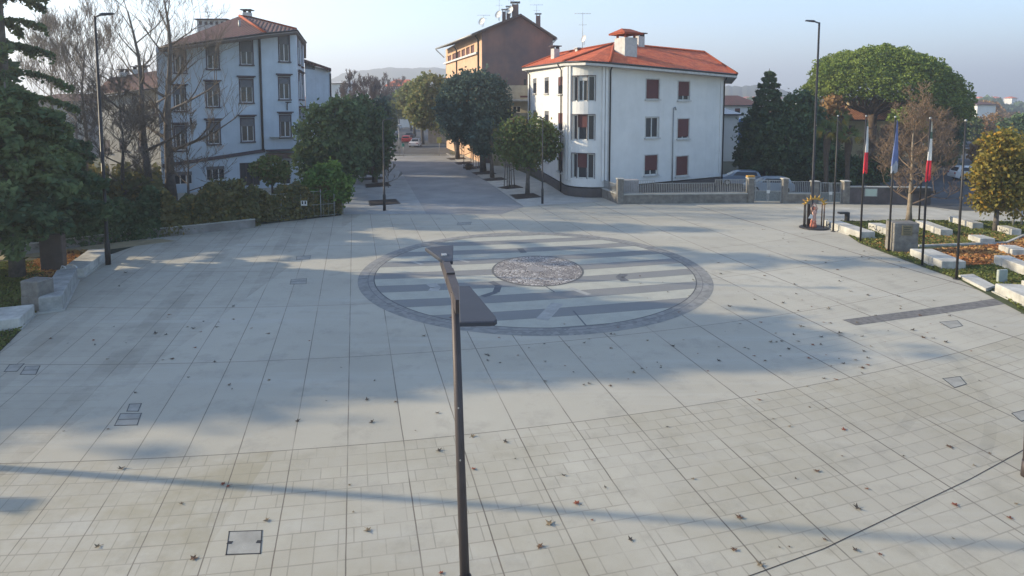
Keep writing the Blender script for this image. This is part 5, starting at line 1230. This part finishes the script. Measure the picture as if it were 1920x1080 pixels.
# trees on the right
conifer('fir_tree', 'pointed dark fir rising behind the parked cars', bp(1447, 68), 11.8, 3.3, 120, L_dark, B_grey, 17, 8, .08, .1, .22, .2, 2.2, power=.75, thick=.2)
g_ = 'garden trees behind the boundary wall'
tree_px('dark_tree', 'wide dark tree mass right of the fir', 1490, 0, [(1480, 262, 46, 62), (1515, 240, 34, 58), (1498, 205, 36, 34), (1530, 290, 34, 50), (1490, 310, 56, 34)], L_dark, B_grey, D=66, n=15000, size=.27, seed=121, tr=.3, group=g_)
tree_px('dark_tree', 'dark low tree against the white house corner behind the cars', 1415, 0, [(1412, 262, 30, 56), (1432, 285, 40, 46), (1398, 296, 20, 32)], L_dark, B_grey, D=72, n=6500, size=.28, seed=122, tr=.22, group=g_)
tree_px('autumn_tree', 'brownish autumn tree between the dark trees and the villa', 1560, 0, [(1560, 215, 26, 34), (1572, 235, 20, 30)], L_brn, B_brown, D=76, n=2600, size=.3, seed=123, tr=.16, group=g_)
tree_px('dark_tree', 'dark shrubs below the villa behind the boundary wall', 1600, 0, [(1590, 320, 34, 26), (1640, 318, 32, 28), (1560, 310, 24, 34)], L_dark, B_grey, D=60, n=5200, size=.24, seed=124, tr=.12, group=g_)
# the umbrella pine
D = 80; b = bp(1642, D); pc = P(1661, 184, D); s = D / FPX
t = thing('umbrella_pine', 'huge green umbrella pine with flat domed crown', 'tree', b); rnd = random.Random(4)
mb = MB(); ct = Vector((pc.x, pc.y, pc.z)) - b; mb.path([(0, 0, -.1), (.2, 0, 2), (.3, 0, ct.z - 2.2), (.8, 0, ct.z)], [.75, .62, .55, .4], 12)
for k in range(16):
    a = 2.4 * k; r_ = 6.8 * (.35 + .65 * ((k * 7) % 16) / 16); mb.path([(.3, 0, ct.z - 2.4 + .1 * (k % 5)), (.3 + math.cos(a) * r_ * .45, math.sin(a) * r_ * .4, ct.z - 1.0), (ct.x + math.cos(a) * r_, math.sin(a) * r_ * .85, ct.z + .9)], [.26, .17, .08], 7)
o = mb.build('trunk', B_brown); o.parent = t
rng = np.random.default_rng(9); K = 1100; i_ = np.arange(K) + .5; zz_ = 1 - 1.08 * i_ / K; ph = i_ * 2.399963; rr_ = np.sqrt(np.clip(1 - np.clip(zz_, 0, 1) ** 2, 0, 1)) * np.where(zz_ < 0, 1 + zz_ * 1.2, 1) ; zz_ = np.sign(zz_) * np.abs(zz_) ** .92
lay = np.where(np.arange(K) % 4 == 0, .82, 1.0) * (1 + .04 * np.sin(ph * 3 + zz_ * 9) + rng.normal(0, .035, K))
cc_ = np.stack([np.cos(ph) * rr_ * 8.95 * lay, np.sin(ph) * rr_ * 8.0 * lay, zz_ * 5.9 * lay - .11 * np.cos(ph) * rr_ * 9.5 - .02 * np.clip(np.cos(ph) * rr_ * 9.5, 0, 99) ** 2], 1) + np.array([ct.x, ct.y, ct.z])
k2 = rng.integers(0, K, 72000); bl_ = rng.normal(size=(72000, 3)); bl_ /= np.linalg.norm(bl_, axis=1)[:, None]; pos = cc_[k2] + bl_ * np.array([.62, .62, .42]) * rng.uniform(.5, 1, (72000, 1)) ** .4
V, F = quads(pos, .17, rng, .1, 1.8); mesh_np('crown', V, F, L_pine, t)
tree_px('evergreen_tree', 'dark evergreen hanging below the right side of the umbrella pine', 1775, 0, [(1775, 250, 30, 50), (1760, 285, 34, 30), (1790, 225, 18, 34)], L_dark, B_grey, D=82, n=4800, size=.3, seed=131, tr=.25, group=g_)
tree_px('evergreen_tree', 'light green shrub by the pine trunk behind the blue flag', 1665, 0, [(1695, 222, 24, 20), (1715, 238, 22, 20)], L_pine, B_grey, D=70, n=3200, size=.28, seed=132, tr=.15, group=g_)
# bare tree on the lawn
bare_tree('lime_tree', 'brown twiggy tree in the lawn between the flags', G(1704, 417), 8.8, .17, 143, B_pale, .62, 5, 15, .16, twigmat=mat('warm_twigs', (.24, .165, .11), .95, .2, 4, .2), width=.27, up=.25, kids=(3, 4), minr=.010)
for k, (x, D, h, lb) in enumerate(((1650, 60, 4.6, 'brown tangled bush behind the leftmost flag'), (1742, 64, 6.8, 'brown tangled tree right of the lawn tree behind the wall'), (1695, 70, 5.4, 'brown thicket under the umbrella pine'), (1768, 72, 6.0, 'bare bush beside the right hand road'))):
    bare_tree('bare_tree', lb, bp(x, D), h, .12, 150 + k, B_brown, .55, 5, 11, .12, twigmat=mat('warm_twigs', (.2, .14, .1)), width=.42, up=.2, minr=.013, group='tangled bare trees behind the wall')
# palms
def palm(label, b, h, seed):
    t = thing('palm_tree', label, 'palm', b, 'palms before the villa'); rnd = random.Random(seed)
    g = MB(); pts = [b + Vector((math.sin(k) * .04, 0, h * k / 8)) for k in range(9)]; g.path(pts, [.24, .2, .19, .2, .21, .24, .3, .34, .2], 9); g.build('trunk', B_brown, t)
    V = []; F = []; V2 = []; F2 = []
    for k in range(34):
        az = rnd.uniform(0, 2 * PI); el = rnd.uniform(-.9, 1.2); dead = el < -.25; L = rnd.uniform(.7, 1.0); d = Vector((math.cos(az) * math.cos(el), math.sin(az) * math.cos(el), math.sin(el)))
        c = Vector((0, 0, h)) + d * L * .6; s = d.orthogonal().normalized(); u = d.cross(s)
        for j in range(9):
            a = (j - 4) * .26; dd = (d * math.cos(a) + s * math.sin(a)).normalized(); e = c + dd * .62 + Vector((0, 0, -.12)); wv = u.cross(dd).normalized() * .04; Vt, Ft = (V2, F2) if dead else (V, F)
            n = len(Vt); Vt += [tuple(c - wv), tuple(c + wv), tuple(e + wv * .3), tuple(e - wv * .3)]; Ft.append((n, n + 1, n + 2, n + 3))
    mesh_np('fronds', V, F, L_mid, t); mesh_np('dead_skirt', V2, F2, L_yel, t)
palm('left palm with a hanging brown skirt before the villa', bp(1562, 57), 5.7, 1); palm('middle palm right of the skirted one before the villa', bp(1603, 57), 5.2, 2); palm('tallest palm just behind the other palms', bp(1584, 64), 6.6, 4)
# yellow leaved tree on the right, others along the road
tree_px('yellow_tree', 'yellow green leafy tree standing on the lawn at the right edge', 1866, 434, [(1872, 275, 30, 38), (1850, 320, 30, 40), (1890, 320, 38, 46), (1858, 365, 32, 36), (1900, 372, 28, 34), (1880, 345, 30, 40)], L_yel, B_grey, n=9500, size=.16, seed=160, tr=.14, spread=.24, inner=.15, clump=26)
tree_px('yellow_tree', 'yellowish tree cut by the right edge of the view', 1925, 420, [(1925, 290, 34, 46), (1932, 345, 36, 50)], L_yel, B_grey, D=46, n=5000, size=.18, seed=161, tr=.14, spread=.2, inner=.3)
for k, (x, D, cx, cy, rx, ry, m, lb) in enumerate(((1815, 120, 1815, 240, 22, 26, L_mid, 'green tree at the start of the right hand road'), (1840, 135, 1838, 245, 22, 24, L_brn, 'brown tree beyond the right hand road'), (1900, 110, 1905, 240, 26, 26, L_dark, 'dark green tree beyond the yellow tree'), (1860, 150, 1862, 235, 22, 22, L_brn, 'reddish brown tree far right near the horizon'), (1880, 90, 1884, 280, 30, 26, L_brn, 'rust coloured shrub behind the yellow tree'), (1785, 140, 1786, 262, 20, 18, L_brn, 'brown shrub left of the right hand road'), (1850, 85, 1845, 290, 22, 26, L_brn, 'brown shrub right of the right hand road'))):
    tree_px('roadside_tree', lb, x, 0, [(cx, cy, rx, ry), (cx + rx * .5, cy + ry * .3, rx * .6, ry * .6)], m, B_brown, D=D, n=2600, size=.36, seed=170 + k, tr=.2, group='trees along the right hand road')
hedge('hedge', 'low brown hedge beyond the road at the far right', [(1845, 350), (1900, 352), (1990, 356)], 1.6, 1.2, L_brn, 5000, .22, 9)

# ================================================================== farther buildings
def house(name, label, x0, x1, D, eave, ridge, wm, rm, deep=9, wins=(), group=None, cat='house', skew=0, hip=.25):
    a, b = bp(x0, D), bp(x1, D + skew); t = thing(name, label, cat, (a + b) / 2 + Vector((0, deep / 2, 0)), group); z = P(x0, eave, D).z
    W_ = Wall([a, b], [z, z])
    for w_ in wins: window(W_, t, w_, blind=.5 if w_[1] % 2 else 0, bm=M_red, fm=M_trim, mull=1)
    W_.build(wm, t); c, d = b + Vector((0, deep, 0)), a + Vector((0, deep, 0))
    for nm, p, q in (('side_wall', b, c), ('back_wall', c, d), ('side_wall', d, a)): g = MB(); g.quad((p.x, p.y, 0), (q.x, q.y, 0), (q.x, q.y, z), (p.x, p.y, z)); g.build(nm, wm, t)
    E = [Vector((p.x + ox, p.y + oy, z)) for p, ox, oy in ((a, -.5, -.5), (b, .5, -.5), (c, .5, .5), (d, -.5, .5))]; zr = P(x0, ridge, D + deep / 2).z; w_ = (b - a).length
    A = [Vector((a.x + w_ * hip, D + deep / 2, zr)), Vector((b.x - w_ * hip, D + deep / 2 + skew * .7, zr))]
    roof(t, E, A, [(0, 1, 5, 4), (1, 2, 5), (2, 3, 4, 5), (3, 0, 4)], rm, M_eave, gutter=2); return t
M_villa = mat('yellow_villa_render', (.50, .42, .26), .9, .12, 1, .2); M_tileO = tilemat('old_orange_tiles', (.30, .12, .07), (.42, .20, .11), (.20, .10, .07))
t = house('villa', 'yellow villa with tiled roof behind the palms and the umbrella pine', 1582, 1712, 84, 224, 196, M_villa, M_tileO, 9, [(1592, 235, 1604, 255), (1622, 237, 1634, 257), (1652, 239, 1664, 259), (1686, 240, 1698, 260)])
chimney(t, P(1596, 204, 88), .9, .8, 1.2, M_villa, M_tileO); chimney(t, P(1630, 206, 88), .8, .8, .9, M_villa, M_tileO)
house('house', 'house with dark red roof right of the white house, far back', 1362, 1432, 115, 197, 179, M_whr, M_tileD, 12, [(1378, 203, 1388, 213)], 'far houses', hip=.3)
house('house', 'small white house with broad flat eaves right behind the white house corner', 1352, 1392, 88, 214, 203, M_whr, M_chimw, 8, [], 'far houses')
g = MB(); p = P(1405, 222, 100); g.extr([(-3.2, 0), (3.2, 0), (3.2, 3.4), (1.6, 4.4), (-1.6, 4.4), (-3.2, 3.4)], Vector((p.x, 100, 1.2)), (1, 0, 0), (0, 1, 0), 0, 6); tag(g.build('blue_tent', mat('blue_tarpaulin', (.12, .22, .42), .7, .1, 2)), 'blue tarpaulin shelter beside the far red roof', 'tent')
house('flat_building', 'far white flat building right of the pale blue wing', 618, 646, 185, 156, 152, M_whr, M_chimw, 12, [], 'far houses')
house('house', 'distant house with red gable above the street trees', 718, 775, 215, 162, 149, M_whr, M_tileR, 12, [], 'far houses')
house('house', 'low house with grey roof on the left side of the far street', 636, 690, 140, 215, 204, M_old, M_tileD, 10, [], 'far houses')
house('house', 'house glimpsed between the trunks on the right of the far street', 800, 842, 128, 212, 200, mat('warm_render', (.50, .36, .26), .9, .12, 1, .2), M_tileD, 10, [(808, 220, 815, 238), (822, 220, 829, 238)], 'far houses')
house('house', 'house hidden behind the cedars on the far left', 20, 150, 95, 190, 176, M_old, M_tileD, 10, [], 'far houses')
house('house', 'white house far off right beyond the roadside trees', 1845, 1880, 190, 196, 190, M_whr, M_tileD, 10, [], 'far houses')
rnd = random.Random(5)
for k in range(16):
    x = (1300, 1340, 1366, 1388, 1402, 1418, 1432, 1462, 1500, 1820, 1850, 1880, 1910, 470, 560, 690)[k]; D = rnd.uniform(380, 620)
    house('house', 'tiny pale house in the distant suburb', x, x + rnd.uniform(9, 15), D, 184, 181, M_whr, M_tileR, 9, [], 'tiny houses of the distant suburb')
# distant woods that read as one mass
def wood(name, label, x0, x1, D0, D1, z, m, n, size, seed):
    rng = np.random.default_rng(seed); px = rng.uniform(x0, x1, n); DD = rng.uniform(D0, D1, n); K = 120; cx = rng.uniform(x0, x1, K); ch = rng.uniform(.5, 1.1, K)
    idx = np.abs(px[:, None] - cx[None]).argmin(1); w_ = (x1 - x0) / K; hh = z * ch[idx] * np.sqrt(np.clip(1 - ((px - cx[idx]) / (w_ * 1.6)) ** 2, .15, 1))
    pos = np.stack([(px - 960) / FPX * DD, DD, rng.uniform(0, 1, n) ** .6 * hh], 1); V, F = quads(pos, size, rng); o = mesh_np(name, V, F, m); tag(o, label, 'woodland', kind='stuff'); return o
wood('distant_wood', 'hazy brown and green woodland closing the view at the horizon', -250, 2200, 230, 330, 9.5, L_brn, 42000, 1.6, 1)
wood('distant_wood', 'darker belt of far trees behind the houses', -300, 2250, 420, 560, 13, L_dark, 26000, 2.6, 2)
wood('garden_thicket', 'dense green thicket behind the left hedge and garden', 60, 300, 46, 58, 2.6, L_hedge, 9000, .3, 3)

# ---- the unseen row of evergreens outside the left edge that shades the plaza
for k, (x, y, h, r) in enumerate(((-32.5, 26.0, 15.8, 3.6), (-35.5, 26.6, 16.6, 4.0), (-39.5, 25.4, 16.2, 4.4), (-43.5, 25.6, 17.0, 4.4), (-47.5, 23.6, 16.0, 4.4), (-51.5, 24.0, 16.8, 4.6), (-55.5, 21.6, 16.0, 4.6), (-60, 22.4, 17, 5))):
    L_ = [(x, y, h * .55, r, r, h * .45), (x + r * .35, y - .8, h * .38, r * .8, r * .8, h * .33), (x - r * .3, y + 1.2, h * .5, r * .8, r * .8, h * .4)]
    leafy_tree('cypress_tree', 'tall evergreen outside the left edge whose shade covers the near plaza', (x, y, 0), L_, L_dark, B_grey, 8500, .62, 300 + k, .3, 'evergreens outside the view', 'tree', .16, .3)

# ---- fallen leaves
def leafmesh(name, m, curl, seed):
    rnd = random.Random(seed); g = MB(); vs = [(0, 0, .012)]; N = 10
    for i in range(N):
        a = 2 * PI * i / N; r = (.085 if i % 2 == 0 else .04) * rnd.uniform(.8, 1.2); vs.append((r * math.cos(a), r * math.sin(a), .004 + curl * r * r * 60 * (.5 + .5 * math.sin(a * 2 + seed)) * .1))
    g.add(vs, [(0, 1 + i, 1 + (i + 1) % N) for i in range(N)]); g.path([(0, 0, .012), (-.06, .02, .01), (-.11, .03, .008)], .003, 4); o = g.build(name, m); return o
LM = [mat('dry_leaf_brown', (.16, .09, .055), .9, .3, 20), mat('dry_leaf_dark', (.10, .08, .065), .9, .3, 20), mat('dry_leaf_red', (.26, .075, .04), .9, .25, 20), mat('dry_leaf_tan', (.24, .18, .11), .9, .25, 20)]
proto = [leafmesh('fallen_leaf', LM[k], .9 if k % 2 else .5, k + 1) for k in range(4)]
LBL = ['curled brown leaf lying on the pale paving', 'dark dry leaf lying on the pale paving', 'reddish dry leaf lying on the pale paving', 'tan dry leaf lying on the pale paving']
for k, o in enumerate(proto): tag(o, LBL[k], 'fallen leaf', ('brown', 'dark', 'reddish', 'tan')[k] + ' fallen leaves on the paving')
near = [(183, 1026, 3), (418, 908, 2), (428, 912, 2), (662, 961, 3), (363, 1048, 0), (1081, 944, 2), (1110, 976, 2), (1030, 983, 3), (1492, 898, 1), (1532, 884, 0), (1625, 917, 2), (1790, 947, 2), (1604, 1032, 1), (1650, 1040, 2), (1387, 971, 0), (1549, 666, 2), (1517, 672, 2), (1417, 735, 2), (1568, 712, 2), (1548, 767, 0), (966, 861, 1), (948, 829, 1), (888, 880, 2), (827, 1075, 2), (779, 808, 0), (820, 775, 1), (640, 690, 1), (688, 750, 1), (697, 792, 1), (742, 754, 0), (430, 722, 1), (435, 730, 1), (254, 737, 1), (228, 879, 1), (120, 809, 1), (558, 790, 1), (612, 752, 1), (1251, 801, 1), (1239, 690, 1), (1105, 720, 1), (1145, 724, 0), (1480, 800, 3), (1450, 786, 3), (1780, 838, 0), (1905, 945, 3), (1480, 1026, 0), (1425, 1060, 3), (655, 910, 3), (500, 976, 3), (690, 995, 3), (340, 945, 3)]
rnd = random.Random(11); pts = list(near)
def inplaza(x, y):
    e = ((x - 1007) / 350) ** 2 + ((y - 533) / 105) ** 2
    return y > 400 and x > 210 - (y - 480) * 1.1 and y > 440 + (x - 1560) * .335 if x > 1560 else (y > 430 and x > 215 - (y - 480) * 1.1)
while len(pts) < 285:
    r = rnd.random()
    if r < .50: x, y = rnd.gauss(1560, 170), rnd.gauss(590, 70)
    elif r < .62: x = rnd.uniform(1380, 1700); y = 440 + (x - 1500) * .27 + rnd.gauss(8, 10)
    elif r < .75: x, y = rnd.gauss(1120, 120), rnd.gauss(665, 35)
    elif r < .86: x, y = rnd.gauss(330, 130), rnd.gauss(610, 60)
    else: x, y = rnd.uniform(150, 1900), rnd.uniform(560, 1050)
    if 0 < x < 1920 and y < 1078 and inplaza(x, y): pts.append((x, y, rnd.choice((0, 1, 1, 1, 3, 2) if y > 560 else (0, 1, 1))))
used = [False] * 4
for x, y, k in pts:
    q = G(x, y); q.z = .012; s = rnd.choice((.35, .5, .65, .75, .95)) * rnd.uniform(.85, 1.15)
    if not used[k]: o = proto[k]; used[k] = True
    else: o = proto[k].copy(); C.objects.link(o)
    o.location = q; o.rotation_euler = (rnd.uniform(-.2, .2), rnd.uniform(-.2, .2), rnd.uniform(0, 6.28)); o.scale = (s, s, s)
# leaf carpet on the path and grass tufts
def scatter(name, label, poly_px, n, size, m, seed, z=.03, cat='leaves', flat=.7, jit=.02, dens=None):
    rng = np.random.default_rng(seed); P3 = [G(*p) for p in poly_px]; xs = [p.x for p in P3]; ys = [p.y for p in P3]; pos = []
    while len(pos) < n:
        x, y = rng.uniform(min(xs), max(xs)), rng.uniform(min(ys), max(ys)); c = False
        for i in range(len(P3)):
            a, b = P3[i], P3[i - 1]
            if (a.y > y) != (b.y > y) and x < (b.x - a.x) * (y - a.y) / (b.y - a.y) + a.x: c = not c
        if c: pos.append((x, y, z + abs(rng.normal(0, jit))))
    V, F = quads(np.array(pos), size, rng, flat, 1.3); o = mesh_np(name, V, F, m); tag(o, label, cat, kind='stuff'); return o
L_fall = leafmat('fallen_leaf_carpet', (00.450, 00.198, 00.083), (00.450, 00.314, 00.132), .2, (.16, .07, .04))
scatter('leaf_carpet', 'orange brown carpet of fallen leaves on the path', [(1728, 470), (1888, 458), (1935, 440), (2000, 445), (2000, 500), (1868, 496), (1800, 500), (1758, 490)], 7000, .13, L_fall, 1)
scatter('leaf_carpet', 'thin orange leaves scattered over the grass near the kerb', [(1620, 455), (1700, 440), (1885, 440), (1880, 456), (1722, 462), (1700, 480), (1660, 470)], 1500, .11, L_fall, 2)
scatter('leaf_carpet', 'brown leaves under the cedar on the left', [(40, 500), (110, 470), (200, 470), (130, 500), (110, 530), (40, 540)], 1500, .13, L_fall, 4)
LG = leafmat('grass_blades', (00.116, 00.148, 00.050), (00.198, 00.215, 00.066), .3, (.16, .14, .06))
scatter('grass', 'short rough grass of the lawn', [(1548, 414), (1612, 416), (1700, 413), (1830, 415), (1990, 419), (1990, 440), (1935, 438), (1888, 456), (1722, 463), (1728, 498), (1613, 456)], 16000, .10, LG, 5, .035, 'grass', 0, .02)
scatter('grass', 'shaded grass in front of the path near the plaza edge', [(1733, 501), (1800, 500), (1868, 497), (2000, 502), (2050, 600), (1925, 590), (1866, 545), (1800, 524)], 9000, .09, LG, 6, .035, 'grass', 0, .02)
scatter('grass', 'dark rough grass of the park on the left', [(-30, 690), (60, 596), (110, 543), (60, 490), (-50, 495)], 7000, .10, LG, 7, .03, 'grass', 0, .02)

# ---- haze
g = MB(); g.box((0, 2050, 110), (7600, 4700, 224)); hz = g.build('haze', bpy.data.materials.new('haze_air')); tag(hz, 'thin pale winter haze filling the air toward the hills', 'haze', kind='stuff')
hm = hz.data.materials[0]; t_ = NT(hm); pv = t_.n('ShaderNodeVolumePrincipled'); pv.inputs['Color'].default_value = (.85, .9, 1, 1); pv.inputs['Density'].default_value = .0009; pv.inputs['Anisotropy'].default_value = .3
t_.t.links.new(pv.outputs[0], t_.out.inputs['Volume'])
